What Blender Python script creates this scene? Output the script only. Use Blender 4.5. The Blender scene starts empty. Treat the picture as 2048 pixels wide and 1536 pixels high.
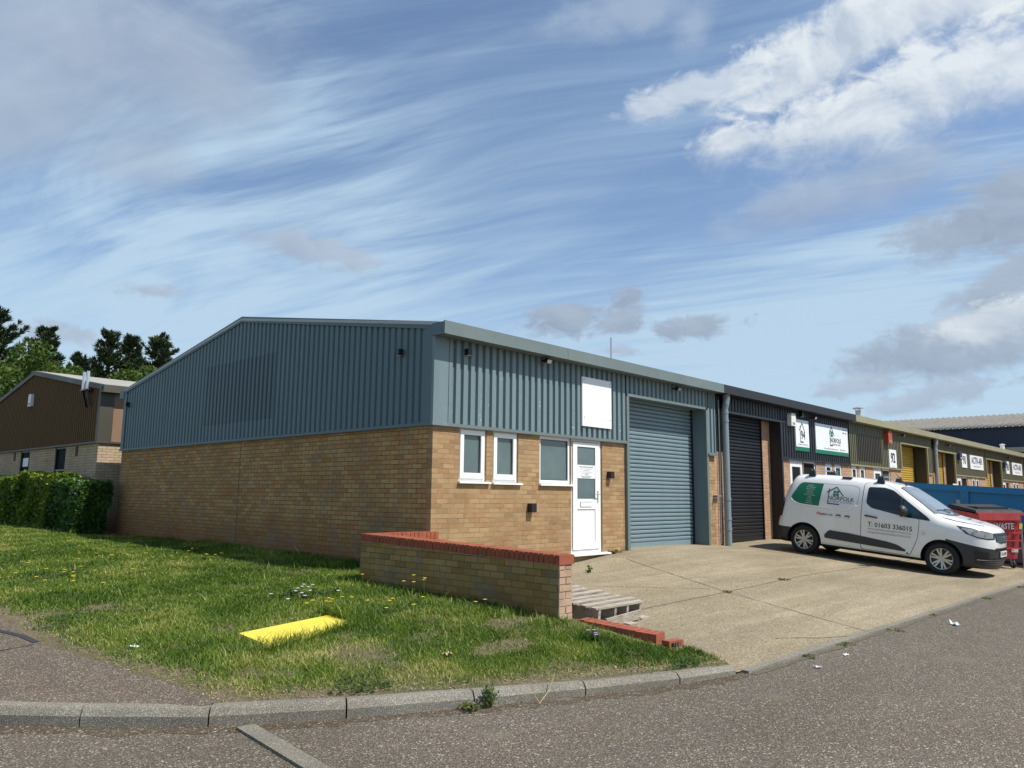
import bpy, bmesh, math, random
import numpy as np
from mathutils import Vector, Matrix, geometry
random.seed(7); RNG = np.random.default_rng(11)
S = bpy.context.scene
C = S.collection
R = math.radians

# ------------------------------------------------------------------ helpers
class MB:
    """collects plain geometry; build() links it as ONE mesh object"""
    def __init__(s): s.v = []; s.f = []
    def add(s, vs, fs):
        n = len(s.v); s.v += [tuple(p) for p in vs]; s.f += [tuple(i + n for i in f) for f in fs]; return s
    def box(s, x0, x1, y0, y1, z0, z1):
        return s.add([(x0,y0,z0),(x1,y0,z0),(x1,y1,z0),(x0,y1,z0),(x0,y0,z1),(x1,y0,z1),(x1,y1,z1),(x0,y1,z1)],
                     [(0,3,2,1),(4,5,6,7),(0,1,5,4),(1,2,6,5),(2,3,7,6),(3,0,4,7)])
    def bar(s, a, b, w, h, up=(0,0,1)):
        a, b = Vector(a), Vector(b); d = (b - a).normalized(); u = Vector(up)
        r = d.cross(u)
        if r.length < 1e-4: r = d.cross(Vector((0,1,0)))
        r.normalize(); u = r.cross(d)
        vs = []
        for p in (a, b):
            for sx, sz in ((-1,-1),(1,-1),(1,1),(-1,1)): vs.append(p + r*(sx*w/2) + u*(sz*h/2))
        return s.add(vs, [(0,1,2,3),(7,6,5,4),(0,4,5,1),(1,5,6,2),(2,6,7,3),(3,7,4,0)])
    def tube(s, pts, rad, n=10, cap=True):
        pts = [Vector(p) for p in pts]; rr = rad if isinstance(rad, (list, tuple)) else [rad]*len(pts)
        vs = []; fs = []; prev = None
        for i, p in enumerate(pts):
            d = (pts[min(i+1, len(pts)-1)] - pts[max(i-1, 0)]).normalized()
            if prev is None:
                r = d.cross(Vector((0,0,1)))
                if r.length < 1e-3: r = d.cross(Vector((0,1,0)))
            else: r = prev - d*prev.dot(d)
            r.normalize(); prev = r; u = d.cross(r)
            for k in range(n):
                a = 2*math.pi*k/n; vs.append(p + (r*math.cos(a) + u*math.sin(a))*rr[i])
        for i in range(len(pts)-1):
            for k in range(n):
                a = i*n + k; b = i*n + (k+1) % n; fs.append((a, b, b+n, a+n))
        if cap:
            fs.append(tuple(range(n-1, -1, -1))); fs.append(tuple((len(pts)-1)*n + k for k in range(n)))
        return s.add(vs, fs)
    def prism(s, poly, ax, a0, a1):
        """poly in the two other axes, extruded along axis ax (0,1,2) from a0 to a1"""
        def P(p, a):
            q = list(p); q.insert(ax, a); return tuple(q)
        n = len(poly); vs = [P(p, a0) for p in poly] + [P(p, a1) for p in poly]
        fs = [(i, (i+1) % n, (i+1) % n + n, i+n) for i in range(n)] + [tuple(range(n-1,-1,-1)), tuple(range(n, 2*n))]
        return s.add(vs, fs)
    def lathe(s, prof, n=28, axis=1, c=(0,0,0)):
        """prof: (radius, along) pairs, spun about axis"""
        vs = []; fs = []; o = [(axis+1) % 3, (axis+2) % 3]
        for r, t in prof:
            for k in range(n):
                a = 2*math.pi*k/n; p = [0,0,0]; p[axis] = t + c[axis]
                p[o[0]] = r*math.cos(a) + c[o[0]]; p[o[1]] = r*math.sin(a) + c[o[1]]; vs.append(tuple(p))
        m = len(prof)
        for i in range(m-1):
            for k in range(n): fs.append((i*n+k, i*n+(k+1) % n, (i+1)*n+(k+1) % n, (i+1)*n+k))
        return s.add(vs, fs)
    def build(s, name, m, parent=None, smooth=False, world=True):
        vs = np.array(s.v, float).reshape(-1, 3)
        if parent is not None and world: vs = vs - np.array(wloc(parent))
        me = bpy.data.meshes.new(name); me.from_pydata([tuple(p) for p in vs], [], s.f)
        bm = bmesh.new(); bm.from_mesh(me); bmesh.ops.recalc_face_normals(bm, faces=bm.faces); bm.to_mesh(me); bm.free()
        return link(name, me, m, parent, smooth)

def wloc(o):
    p = Vector((0,0,0))
    while o is not None: p = p + o.location; o = o.parent
    return p
def link(name, me, m, parent=None, smooth=False):
    o = bpy.data.objects.new(name, me); C.objects.link(o)
    if m is not None: me.materials.append(m)
    if parent is not None: o.parent = parent
    if smooth:
        me.polygons.foreach_set('use_smooth', [True]*len(me.polygons))
    return o
def tag(o, label=None, cat=None, group=None, kind=None):
    if label: o['label'] = label
    if cat: o['category'] = cat
    if group: o['group'] = group
    if kind: o['kind'] = kind
    return o
def thing(name, label, cat, loc=(0,0,0), group=None):
    o = bpy.data.objects.new(name, None); C.objects.link(o); o.location = loc; o.empty_display_size = .2
    return tag(o, label, cat, group)
def copy_tree(o, parent=None):
    c = o.copy(); C.objects.link(c)
    if parent is not None: c.parent = parent
    for ch in [x for x in bpy.data.objects if x.parent == o]: copy_tree(ch, c)
    return c
def mesh_np(name, V, F, m, parent=None, attrs=None, smooth=False):
    """big meshes straight from arrays; F is (n,3) or (n,4)"""
    me = bpy.data.meshes.new(name); n = F.shape[1]
    me.vertices.add(len(V)); me.vertices.foreach_set('co', np.asarray(V, np.float32).ravel())
    me.loops.add(F.size); me.loops.foreach_set('vertex_index', F.astype(np.int32).ravel())
    me.polygons.add(len(F)); me.polygons.foreach_set('loop_start', np.arange(0, F.size, n, dtype=np.int32))
    me.update(calc_edges=True)
    for k, a in (attrs or {}).items():
        at = me.attributes.new(k, 'FLOAT', 'POINT'); at.data.foreach_set('value', np.asarray(a, np.float32))
    return link(name, me, m, parent, smooth)

# ------------------------------------------------------------------ node materials
class NT:
    def __init__(s, t): s.t = t; s.n = t.nodes; s.l = t.links
    def node(s, ty, **kw):
        n = s.n.new(ty)
        for k, v in kw.items():
            if k.startswith('i_'):
                key = k[2:]; key = int(key) if key.isdigit() else key.replace('_', ' ')
                s.put(n.inputs[key], v)
            else: setattr(n, k, v)
        return n
    def put(s, sock, v):
        if isinstance(v, bpy.types.NodeSocket): s.l.new(v, sock)
        elif v is not None: sock.default_value = v
    def math(s, op, a, b=None, c=None, clamp=False):
        n = s.n.new('ShaderNodeMath'); n.operation = op; n.use_clamp = clamp
        for i, v in enumerate((a, b, c)):
            if v is not None: s.put(n.inputs[i], v)
        return n.outputs[0]
    def vmath(s, op, a, b=None):
        n = s.n.new('ShaderNodeVectorMath'); n.operation = op
        s.put(n.inputs[0], a)
        if b is not None: s.put(n.inputs[3] if op == 'SCALE' else n.inputs[1], b)
        return n.outputs['Value'] if op in ('DOT_PRODUCT', 'LENGTH') else n.outputs[0]
    def ramp(s, fac, stops, interp='LINEAR'):
        n = s.n.new('ShaderNodeValToRGB'); n.color_ramp.interpolation = interp
        e = n.color_ramp.elements
        while len(e) < len(stops): e.new(1)
        for i, (p, c) in enumerate(stops):
            e[i].position = p; e[i].color = (c[0], c[1], c[2], 1) if hasattr(c, '__len__') else (c, c, c, 1)
        s.put(n.inputs[0], fac); return n.outputs[0]
    def mix(s, f, a, b, blend='MIX'):
        n = s.n.new('ShaderNodeMix'); n.data_type = 'RGBA'; n.blend_type = blend
        s.put(n.inputs[0], f)
        for sock, v in ((n.inputs[6], a), (n.inputs[7], b)):
            if isinstance(v, tuple) and len(v) == 3: v = v + (1,)
            s.put(sock, v)
        return n.outputs[2]
    def noise(s, vec, scale, detail=4, rough=.5, dist=0):
        n = s.node('ShaderNodeTexNoise'); s.put(n.inputs['Vector'], vec); n.inputs['Scale'].default_value = scale
        n.inputs['Detail'].default_value = detail; n.inputs['Roughness'].default_value = rough; n.inputs['Distortion'].default_value = dist
        return n.outputs[0]
    def map(s, v, a, b, c=0, d=1):
        n = s.n.new('ShaderNodeMapRange'); s.put(n.inputs[0], v)
        for i, x in enumerate((a, b, c, d)): n.inputs[i+1].default_value = x
        return n.outputs[0]
    def bump(s, h, strength=.3, dist=.01):
        n = s.n.new('ShaderNodeBump'); n.inputs['Strength'].default_value = strength; n.inputs['Distance'].default_value = dist
        s.put(n.inputs['Height'], h); return n.outputs[0]
MATS = {}
def base(name):
    m = bpy.data.materials.new(name); m.use_nodes = True; t = NT(m.node_tree)
    b = t.n['Principled BSDF']; MATS[name] = m
    return m, t, b
def paint(name, col, rough=.5, var=.12, scale=3., bump=0., metal=0., spec=.5, dirt=None, coat=0., streak=False, chip=None):
    """painted / plain surface with weathering: broad tone drift, fine grain and dirt patches of their own"""
    m, t, b = base(name)
    co = t.node('ShaderNodeTexCoord').outputs['Object']
    v = co
    if streak:
        mp = t.node('ShaderNodeMapping'); t.put(mp.inputs[0], co); mp.inputs['Scale'].default_value = (4, 4, .35); v = mp.outputs[0]
    n1 = t.noise(v, scale, 5, .6); n2 = t.noise(co, scale*14, 3, .6)
    f = t.math('ADD', t.math('MULTIPLY', n1, .7), t.math('MULTIPLY', n2, .3))
    lo = tuple(c*(1-var) for c in col); hi = tuple(min(1, c*(1+var)) for c in col)
    c = t.ramp(f, [(.3, lo), (.7, hi)])
    if dirt:
        c = t.mix(t.math('MULTIPLY', t.map(t.noise(v, scale*.7, 6, .7), .52, .75), dirt[3] if len(dirt) > 3 else .5), c, dirt[:3])
    if chip: c = t.mix(t.math('MULTIPLY', t.math('GREATER_THAN', t.noise(v, 2.2, 3, .6), .655), t.math('GREATER_THAN', t.noise(co, 24, 4, .7), .60)), c, chip)
    t.put(b.inputs['Base Color'], c); t.put(b.inputs['Roughness'], t.map(n1, .2, .8, rough-.08, rough+.1))
    b.inputs['Metallic'].default_value = metal; b.inputs['Specular IOR Level'].default_value = spec
    b.inputs['Coat Weight'].default_value = coat; b.inputs['Coat Roughness'].default_value = .05
    if bump: t.put(b.inputs['Normal'], t.bump(n2, .4, bump))
    return m
def brickmat(name, pal, mortar, stain=None, stain_z=None, w=.225, h=.075, msize=.0055, off=.5, dark=None):
    m, t, b = base(name)
    tc = t.node('ShaderNodeTexCoord'); co = tc.outputs['Object']
    sp = t.node('ShaderNodeSeparateXYZ'); t.put(sp.inputs[0], co)
    sn = t.node('ShaderNodeSeparateXYZ'); t.put(sn.inputs[0], tc.outputs['Normal'])
    isy = t.math('GREATER_THAN', t.math('ABSOLUTE', sn.outputs[0]), .7)
    u = t.math('ADD', t.math('MULTIPLY', sp.outputs[1], isy), t.math('MULTIPLY', sp.outputs[0], t.math('SUBTRACT', 1, isy)))
    cv = t.node('ShaderNodeCombineXYZ'); t.put(cv.inputs[0], u); t.put(cv.inputs[1], sp.outputs[2])
    wob = t.node('ShaderNodeTexNoise'); t.put(wob.inputs['Vector'], co); wob.inputs['Scale'].default_value = 7
    uv = t.vmath('ADD', cv.outputs[0], t.vmath('SCALE', t.vmath('SUBTRACT', wob.outputs['Color'], (.5,.5,.5)), .007))
    bt = t.node('ShaderNodeTexBrick', offset=off); t.put(bt.inputs['Vector'], uv)
    bt.inputs['Color1'].default_value = (0,0,0,1); bt.inputs['Color2'].default_value = (1,1,1,1); bt.inputs['Mortar'].default_value = (.5,.5,.5,1)
    for k, v in (('Scale',1),('Mortar Size',msize),('Mortar Smooth',.15),('Brick Width',w),('Row Height',h)): bt.inputs[k].default_value = v
    n = t.noise(co, 26, 4, .65); n2 = t.noise(co, 1.1, 5, .6)
    fac = t.math('ADD', t.math('MULTIPLY', bt.outputs[0], .62), t.math('MULTIPLY', n, .38))
    k = len(pal); col = t.ramp(fac, [(.05 + .9*i/(k-1), p) for i, p in enumerate(pal)])
    col = t.mix(t.map(n2, .3, .75, 0, .45), col, tuple(c*.6 for c in pal[0]))
    mpv = t.node('ShaderNodeMapping'); t.put(mpv.inputs[0], co); mpv.inputs['Scale'].default_value = (3.5, 3.5, .5)
    col = t.mix(t.map(t.noise(mpv.outputs[0], 1.3, 5, .65), .56, .74, 0, .38), col, tuple(c*.7 for c in pal[0]))
    col = t.mix(bt.outputs['Fac'], col, t.mix(t.map(t.noise(co, 4, 5, .7), .35, .65), mortar, tuple(c*.45 for c in mortar)))
    if stain_z is not None:
        z0, z1 = stain_z
        g = t.math('MULTIPLY', t.map(t.math('ADD', sp.outputs[2], t.math('MULTIPLY', t.math('SUBTRACT', t.noise(co, 2.2, 5, .65), .5), .55)), z0, z1, .85, 0), 1)
        col = t.mix(g, col, stain)
    if dark is not None:
        g = t.map(t.noise(co, 2.6, 6, .7), .5, .68, 0, .75)
        col = t.mix(g, col, dark)
    t.put(b.inputs['Base Color'], col); b.inputs['Roughness'].default_value = .9; b.inputs['Specular IOR Level'].default_value = .2
    hgt = t.math('ADD', t.math('SUBTRACT', 1, bt.outputs['Fac']), t.math('MULTIPLY', n, .35))
    t.put(b.inputs['Normal'], t.bump(hgt, .8, .006))
    return m
def glass(name, col, rough=.03, spec=.6, var=.15):
    m, t, b = base(name)
    co = t.node('ShaderNodeTexCoord').outputs['Object']
    n = t.noise(co, 2.3, 4, .6)
    t.put(b.inputs['Base Color'], t.ramp(n, [(.3, tuple(c*(1-var) for c in col)), (.7, tuple(c*(1+var) for c in col))]))
    b.inputs['Roughness'].default_value = rough; b.inputs['Specular IOR Level'].default_value = spec
    t.put(b.inputs['Normal'], t.bump(t.noise(co, 1.6, 2), .05, .02))
    return m
def chips(name, stops, scale, tint, joint=(.05,.046,.042), bump=.004, patch=None, dim='2D'):
    """surface dressing: one random colour per stone, over a binder"""
    m, t, b = base(name)
    co = t.node('ShaderNodeTexCoord').outputs['Object']
    vo = t.node('ShaderNodeTexVoronoi', voronoi_dimensions=dim); t.put(vo.inputs['Vector'], co); vo.inputs['Scale'].default_value = scale
    vo2 = t.node('ShaderNodeTexVoronoi', voronoi_dimensions=dim); t.put(vo2.inputs['Vector'], co); vo2.inputs['Scale'].default_value = scale*.43
    sp = t.node('ShaderNodeSeparateColor'); t.put(sp.inputs[0], vo.outputs['Color'])
    sp2 = t.node('ShaderNodeSeparateColor'); t.put(sp2.inputs[0], vo2.outputs['Color'])
    col = t.ramp(sp.outputs[0], stops, 'CONSTANT')
    col = t.mix(t.map(vo.outputs['Distance'], .28, .62), col, joint)
    big = t.math('MULTIPLY', t.math('GREATER_THAN', sp2.outputs[0], .94), t.math('LESS_THAN', vo2.outputs['Distance'], .33))
    col = t.mix(t.math('MULTIPLY', big, .75), col, t.mix(sp2.outputs[1], (.30,.24,.17), (.50,.48,.44)))
    n = t.noise(co, .55, 5, .62); n2 = t.noise(co, 2.7, 4, .6)
    col = t.mix(t.map(n, .35, .65, 0, .5), col, t.mix(1, col, tint, 'MULTIPLY'))
    mpt = t.node('ShaderNodeMapping'); t.put(mpt.inputs[0], co); mpt.inputs['Scale'].default_value = (.12, .85, 1); mpt.inputs['Rotation'].default_value = (0, 0, .05)
    n5 = t.noise(mpt.outputs[0], 1.0, 4, .6)
    col = t.mix(t.map(n5, .42, .68, 0, .42), col, t.mix(1, col, (.70,.71,.72), 'MULTIPLY'))
    col = t.mix(t.map(n2, .45, .8, 0, .35), col, (.085,.078,.067))
    if patch: col = t.mix(t.map(t.noise(co, 1.3, 5, .7), .58, .72, 0, .6), col, patch)
    t.put(b.inputs['Base Color'], col); b.inputs['Roughness'].default_value = .85; b.inputs['Specular IOR Level'].default_value = .3
    t.put(b.inputs['Normal'], t.bump(t.math('SUBTRACT', 1, vo.outputs['Distance']), .6, bump))
    return m
def leafmat(name, stops, rough=.5, trans=.35, spec=.3):
    m, t, b = base(name)
    a = t.node('ShaderNodeAttribute', attribute_name='tint').outputs['Fac']
    c = t.ramp(a, stops); t.put(b.inputs['Base Color'], c)
    b.inputs['Roughness'].default_value = rough; b.inputs['Specular IOR Level'].default_value = spec
    if trans:
        tr = t.node('ShaderNodeBsdfTranslucent'); t.put(tr.inputs[0], t.mix(1, c, (1.2,1.3,.6), 'MULTIPLY'))
        ms = t.node('ShaderNodeMixShader'); ms.inputs[0].default_value = trans
        t.l.new(b.outputs[0], ms.inputs[1]); t.l.new(tr.outputs[0], ms.inputs[2])
        t.l.new(ms.outputs[0], t.n['Material Output'].inputs[0])
    return m

M = {}
GREY = (.150, .210, .222); 
M['clad_grey'] = paint('clad_grey', GREY, .42, .13, 1.2, dirt=(.21,.26,.26,.45), streak=True, chip=(.55,.55,.50))
M['clad_grey_shade'] = paint('clad_grey_gable_shade', (.090,.146,.158), .5, .09, 1.0, dirt=(.08,.12,.14,.4), streak=True)  # same grey paint as the front, darkened for the gable's shade
M['faded'] = paint('clad_faded_patch', (.052,.090,.103), .45, .10, 1.5, streak=True)
M['fascia_grey'] = paint('fascia_grey', (.135,.172,.168), .5, .10, .8, dirt=(.20,.22,.19,.6))
M['roller_grey'] = paint('roller_grey', (.175,.245,.275), .4, .07, 1.0, streak=True)
M['jamb_grey'] = paint('jamb_grey', (.115,.17,.19), .45, .08, 1.5)
M['pipe_grey'] = paint('pipe_grey', (.20,.25,.265), .4, .08, 1.5, dirt=(.12,.14,.14,.5))
M['clad_black'] = paint('clad_black', (.02,.023,.027), .45, .2, 1.2, streak=True)
M['fascia_black'] = paint('fascia_black', (.016,.016,.017), .5, .15, 1)
M['roller_black'] = paint('roller_black', (.012,.012,.014), .42, .2, 1.2)
M['clad_olive'] = paint('clad_olive', (.125,.118,.066), .5, .12, 1.2, dirt=(.16,.15,.10,.4), streak=True)
M['clad_brownpatch'] = paint('clad_brown_patch', (.045,.038,.026), .55, .15, 2, streak=True)
M['fascia_olive'] = paint('fascia_olive', (.27,.255,.16), .55, .10, .8, dirt=(.2,.19,.13,.5))
M['trim_olive'] = paint('trim_olive', (.26,.24,.13), .5, .1, 1)
M['jamb_olive'] = paint('jamb_olive', (.045,.038,.02), .5, .12, 1)
M['roller_yellow'] = paint('roller_yellow', (.50,.32,.055), .45, .1, 1)
M['clad_brown'] = paint('clad_brown', (.125,.076,.035), .8, .14, 1.2, dirt=(.17,.115,.06,.4), streak=True, spec=.12)
M['clad_tan'] = paint('clad_tan', (.25,.155,.095), .5, .1, 1, streak=True)
M['fascia_brown'] = paint('fascia_brown', (.062,.057,.040), .5, .1, 1)
M['roof'] = paint('roof_sheet', (.42,.43,.42), .6, .12, 1.5)
M['roof_old'] = paint('old_roof_sheet', (.30,.29,.25), .8, .2, 1.5)
M['upvc'] = paint('white_frame', (.80,.80,.78), .3, .03, 2)
M['gasket'] = paint('gasket', (.10,.11,.11), .6, .1, 4)
M['pane'] = glass('frosted_pane', (.095,.135,.132), .07, .75)
M['pane_dark'] = glass('dark_pane', (.02,.026,.03), .03, .6)
M['pane_grey'] = glass('grey_pane', (.06,.085,.085), .08, .6)
M['pane_matt'] = paint('matt_dark_pane', (.010,.012,.013), .6, .2, 3, spec=.05)
M['white_board'] = paint('white_board', (.78,.79,.78), .4, .03, 1, dirt=(.68,.68,.65,.4), streak=True)
M['black_plastic'] = paint('black_plastic', (.012,.012,.013), .35, .2, 6)
M['lens'] = paint('lamp_lens', (.62,.62,.6), .2, .05, 6)
M['ink'] = paint('ink_black', (.02,.025,.025), .6, .1, 6)
M['ink_blue'] = paint('ink_navy', (.03,.035,.09), .6, .1, 6)
M['ink_grey'] = paint('ink_grey', (.24,.24,.225), .6, .1, 6)
M['ink_red'] = paint('ink_red', (.45,.03,.03), .5, .1, 6)
M['ink_white'] = paint('ink_white', (.8,.8,.78), .5, .04, 6)
M['green'] = paint('sign_green', (.004,.165,.085), .45, .06, 3)
M['green_dark'] = paint('logo_green', (.01,.06,.045), .5, .06, 3)
M['steel'] = paint('bright_steel', (.62,.63,.64), .28, .06, 6, metal=.85)
M['dull_steel'] = paint('dull_steel', (.34,.35,.35), .5, .1, 6, metal=.5)
M['red_box'] = paint('red_plastic', (.42,.075,.03), .4, .08, 6)
M['cream_box'] = paint('cream_plastic', (.72,.71,.64), .4, .05, 6)
BUFF = [(.21,.125,.062),(.32,.20,.10),(.39,.255,.128),(.44,.30,.155),(.37,.20,.098),(.52,.37,.215)]
M['brick_front'] = brickmat('buff_brick_front', BUFF, (.36,.27,.16))
M['brick_side'] = brickmat('buff_brick_gable_shade', [(.27,.140,.052),(.41,.228,.085),(.47,.285,.115),(.53,.35,.15),(.45,.20,.085),(.62,.46,.24)], (.20,.135,.06), (.20,.085,.03), (-.1,.75), dark=(.20,.165,.125))  # same brick as the front, palette warmed and lightened to offset the gable's shade
M['brick_unit'] = brickmat('pink_buff_brick', [(.36,.21,.125),(.44,.275,.165),(.50,.33,.20),(.42,.22,.13),(.55,.37,.25)], (.40,.34,.27))
M['brick_brown'] = brickmat('pale_buff_brick', [(.42,.31,.19),(.50,.38,.24),(.56,.43,.28),(.47,.34,.21)], (.27,.20,.15), (.20,.09,.04), (-.05,.5))
M['brick_low'] = brickmat('mossy_low_wall_brick', [(.16,.10,.036),(.28,.175,.062),(.36,.235,.085),(.42,.285,.115),(.44,.14,.06)], (.19,.13,.06), (.20,.12,.03), (.25,.85), dark=(.17,.155,.125), msize=.0045)
M['brick_end'] = paint('low_wall_end_brick', (.40,.275,.18), .9, .32, 7, bump=.004, dirt=(.42,.20,.13,.7))
M['brick_red'] = brickmat('dark_red_brick', [(.16,.035,.03),(.2,.05,.04),(.24,.06,.045)], (.2,.15,.13))
M['coping'] = paint('red_coping_brick', (.30,.078,.036), .9, .34, 9, bump=.005, dirt=(.16,.075,.05,.85))
M['mortar'] = paint('mortar', (.40,.36,.29), .9, .2, 12, bump=.004)
M['kerb'] = chips('kerb_concrete', [(0,(.15,.135,.105)),(.2,(.30,.272,.215)),(.6,(.40,.365,.29)),(.85,(.52,.48,.39))], 150, (.66,.61,.52), joint=(.17,.16,.135), bump=.002, patch=(.13,.118,.09), dim='3D')
M['yellow'] = paint('yellow_cover', (.74,.60,.07), .55, .12, 4, bump=.003, dirt=(.46,.40,.13,.7))
def woodmat():
    m, t, b = base('weathered_pallet_wood')
    co = t.node('ShaderNodeTexCoord').outputs['Object']
    mp = t.node('ShaderNodeMapping'); t.put(mp.inputs[0], co); mp.inputs['Scale'].default_value = (1.2, 14, 14)
    n = t.noise(mp.outputs[0], 5, 6, .65, .6)
    c = t.ramp(n, [(.3,(.15,.125,.095)),(.52,(.36,.315,.25)),(.75,(.53,.475,.395))])
    c = t.mix(t.map(t.noise(co, 5, 3), .5, .75, 0, .5), c, (.20,.15,.105))
    t.put(b.inputs['Base Color'], c); b.inputs['Roughness'].default_value = .85
    t.put(b.inputs['Normal'], t.bump(n, .5, .004)); return m
M['wood'] = woodmat()
M['road'] = chips('road_chippings', [(0,(.085,.071,.054)),(.18,(.135,.114,.086)),(.42,(.185,.156,.117)),(.66,(.235,.194,.142)),(.82,(.29,.232,.162)),(.92,(.37,.315,.24)),(.97,(.54,.49,.41))], 92, (.74,.725,.655), joint=(.068,.058,.045), bump=.005, patch=(.165,.135,.092))
M['silt'] = chips('gutter_silt', [(0,(.07,.055,.035)),(.4,(.12,.09,.055)),(.75,(.19,.15,.095)),(.93,(.36,.32,.25))], 75, (.85,.78,.66), joint=(.06,.045,.03))
M['path'] = chips('footway_chippings', [(0,(.105,.082,.060)),(.30,(.16,.126,.092)),(.60,(.21,.168,.122)),(.82,(.28,.228,.163)),(.94,(.50,.455,.375))], 95, (.92,.85,.74), joint=(.06,.047,.034), bump=.004, patch=(.18,.135,.085))
def concrete():
    m, t, b = base('apron_concrete')
    co = t.node('ShaderNodeTexCoord').outputs['Object']
    n = t.noise(co, .5, 6, .62, .3); n2 = t.noise(co, 5, 5, .7); vo = t.noise(co, 38, 4, .85)
    mp = t.node('ShaderNodeMapping'); t.put(mp.inputs[0], co); mp.inputs['Scale'].default_value = (.30, 2.4, 1); mp.inputs['Rotation'].default_value = (0, 0, .25)
    n3 = t.noise(mp.outputs[0], 1.1, 6, .65)
    c = t.ramp(n, [(.28,(.26,.216,.138)),(.5,(.355,.298,.198)),(.75,(.43,.372,.262))])
    c = t.mix(t.map(n2, .35, .75, 0, .45), c, (.20,.16,.095))
    c = t.mix(t.map(n3, .46, .68, 0, .55), c, (.19,.158,.108))
    c = t.mix(t.map(n3, .30, .45, .45, 0), c, (.50,.43,.30))
    c = t.mix(t.map(vo, .36, .60, .8, 0), c, (.11,.088,.052))
    c = t.mix(t.map(vo, .58, .70, 0, .85), c, (.58,.51,.39))
    t.put(b.inputs['Base Color'], c); b.inputs['Roughness'].default_value = .9; b.inputs['Specular IOR Level'].default_value = .2
    t.put(b.inputs['Normal'], t.bump(t.math('ADD', vo, n2), .5, .006)); return m
M['apron'] = concrete()
def soil():
    m, t, b = base('lawn_soil')
    co = t.node('ShaderNodeTexCoord').outputs['Object']
    n = t.noise(co, 1.2, 6, .65); n2 = t.noise(co, 35, 4, .7)
    c = t.ramp(n, [(.38,(.080,.074,.024)),(.52,(.112,.088,.042)),(.66,(.15,.108,.066))])
    c = t.mix(t.map(n2, .4, .7, 0, .7), c, (.06,.05,.025))
    c = t.mix(t.map(t.noise(co, 60, 3, .7), .57, .66, 0, .8), c, (.36,.29,.20))
    t.put(b.inputs['Base Color'], c); b.inputs['Roughness'].default_value = .95
    t.put(b.inputs['Normal'], t.bump(n2, .7, .012)); return m
M['soil'] = soil()
M['dirt'] = paint('crack_dirt', (.105,.088,.058), .95, .35, 9)
M['tar'] = paint('tar_strip', (.03,.03,.03), .8, .2, 8)
M['far_ground'] = paint('far_ground', (.10,.11,.05), .95, .3, .05)
M['grass'] = leafmat('grass_blades', [(0,(.048,.095,.010)),(.35,(.105,.180,.018)),(.62,(.175,.245,.032)),(.80,(.29,.31,.07)),(1,(.50,.43,.20))], .5, .35)
M['gravel'] = leafmat('loose_grit', [(0,(.14,.11,.075)),(.5,(.30,.25,.18)),(1,(.52,.47,.39))], .9, 0, .2)
M['weed'] = leafmat('weed_leaves', [(0,(.03,.075,.015)),(.6,(.07,.13,.03)),(1,(.30,.22,.10))], .5, .3)
M['hedge_l'] = leafmat('hedge_light_leaves', [(0,(.025,.06,.008)),(.45,(.085,.15,.018)),(.8,(.18,.245,.03)),(1,(.31,.32,.05))], .4, .3)
M['hedge_d'] = leafmat('hedge_dark_leaves', [(0,(.018,.05,.010)),(.6,(.06,.135,.022)),(1,(.15,.25,.045))], .32, .2, .5)
M['pine'] = leafmat('pine_needles', [(0,(.014,.028,.012)),(.5,(.036,.060,.024)),(1,(.095,.125,.055))], .6, .15)
M['broad'] = leafmat('broad_leaves', [(0,(.022,.045,.010)),(.5,(.06,.105,.016)),(1,(.15,.19,.03))], .5, .35)
M['bark'] = paint('bark', (.11,.075,.05), .95, .3, 5, bump=.02)
M['stalk'] = paint('dry_stalk', (.42,.34,.18), .9, .2, 9)
M['petal_y'] = paint('yellow_petals', (.85,.62,.03), .6, .1, 20)
M['petal_w'] = paint('white_petals', (.8,.8,.76), .6, .05, 20)
M['petal_p'] = paint('purple_petals', (.33,.25,.48), .6, .1, 20)
M['stem'] = paint('flower_stem', (.10,.15,.03), .7, .2, 20)
M['paper'] = paint('paper', (.62,.68,.70), .7, .1, 9)
M['van_white'] = paint('van_white', (.77,.77,.75), .28, .015, 1.2, coat=.6, dirt=(.66,.64,.59,.3))
M['van_black'] = paint('van_black_plastic', (.027,.03,.033), .5, .15, 5)
M['van_seam'] = paint('van_shut_line', (.06,.06,.06), .7, .1, 5)
M['van_glass'] = glass('van_glass', (.012,.016,.02), .02, .7)
M['van_screen'] = glass('van_windscreen', (.17,.20,.215), .02, .9)  # base colour raised to stand in for reflected sky
M['tyre'] = paint('tyre_rubber', (.014,.014,.014), .8, .25, 9)
M['alloy'] = paint('wheel_silver', (.50,.50,.48), .32, .08, 8, metal=.6)
M['headlamp'] = paint('headlamp_reflector', (.55,.57,.58), .12, .2, 14, metal=.7)
M['lamp_clear'] = glass('lamp_clear', (.27,.285,.29), .06, .8, .45)
M['quarter'] = glass('quarter_glass', (.016,.055,.07), .03, .6)
M['red_lamp'] = paint('rear_lamp_red', (.12,.006,.006), .15, .1, 6)
M['plate'] = paint('number_plate', (.75,.75,.7), .4, .04, 6)
M['skip_blue'] = paint('skip_blue', (.006,.17,.345), .5, .12, 1.2, dirt=(.03,.12,.22,.5))
M['skip_grey'] = paint('skip_underside', (.10,.105,.105), .7, .2, 2)
M['skip_red'] = paint('skip_red', (.30,.02,.025), .5, .15, 3)
M['bin_red'] = paint('bin_red', (.43,.045,.05), .42, .14, 3, dirt=(.5,.14,.13,.5))
M['bin_dark'] = paint('bin_dark_lid', (.022,.026,.027), .75, .2, 3)
M['asbestos'] = paint('fibre_cement', (.17,.158,.136), .95, .3, 2, bump=.02, dirt=(.13,.12,.105,.7))
M['navy'] = paint('navy_cladding', (.012,.022,.05), .5, .15, 1, streak=True)
M['sand'] = paint('pale_lintel', (.42,.36,.27), .8, .1, 2)

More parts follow.
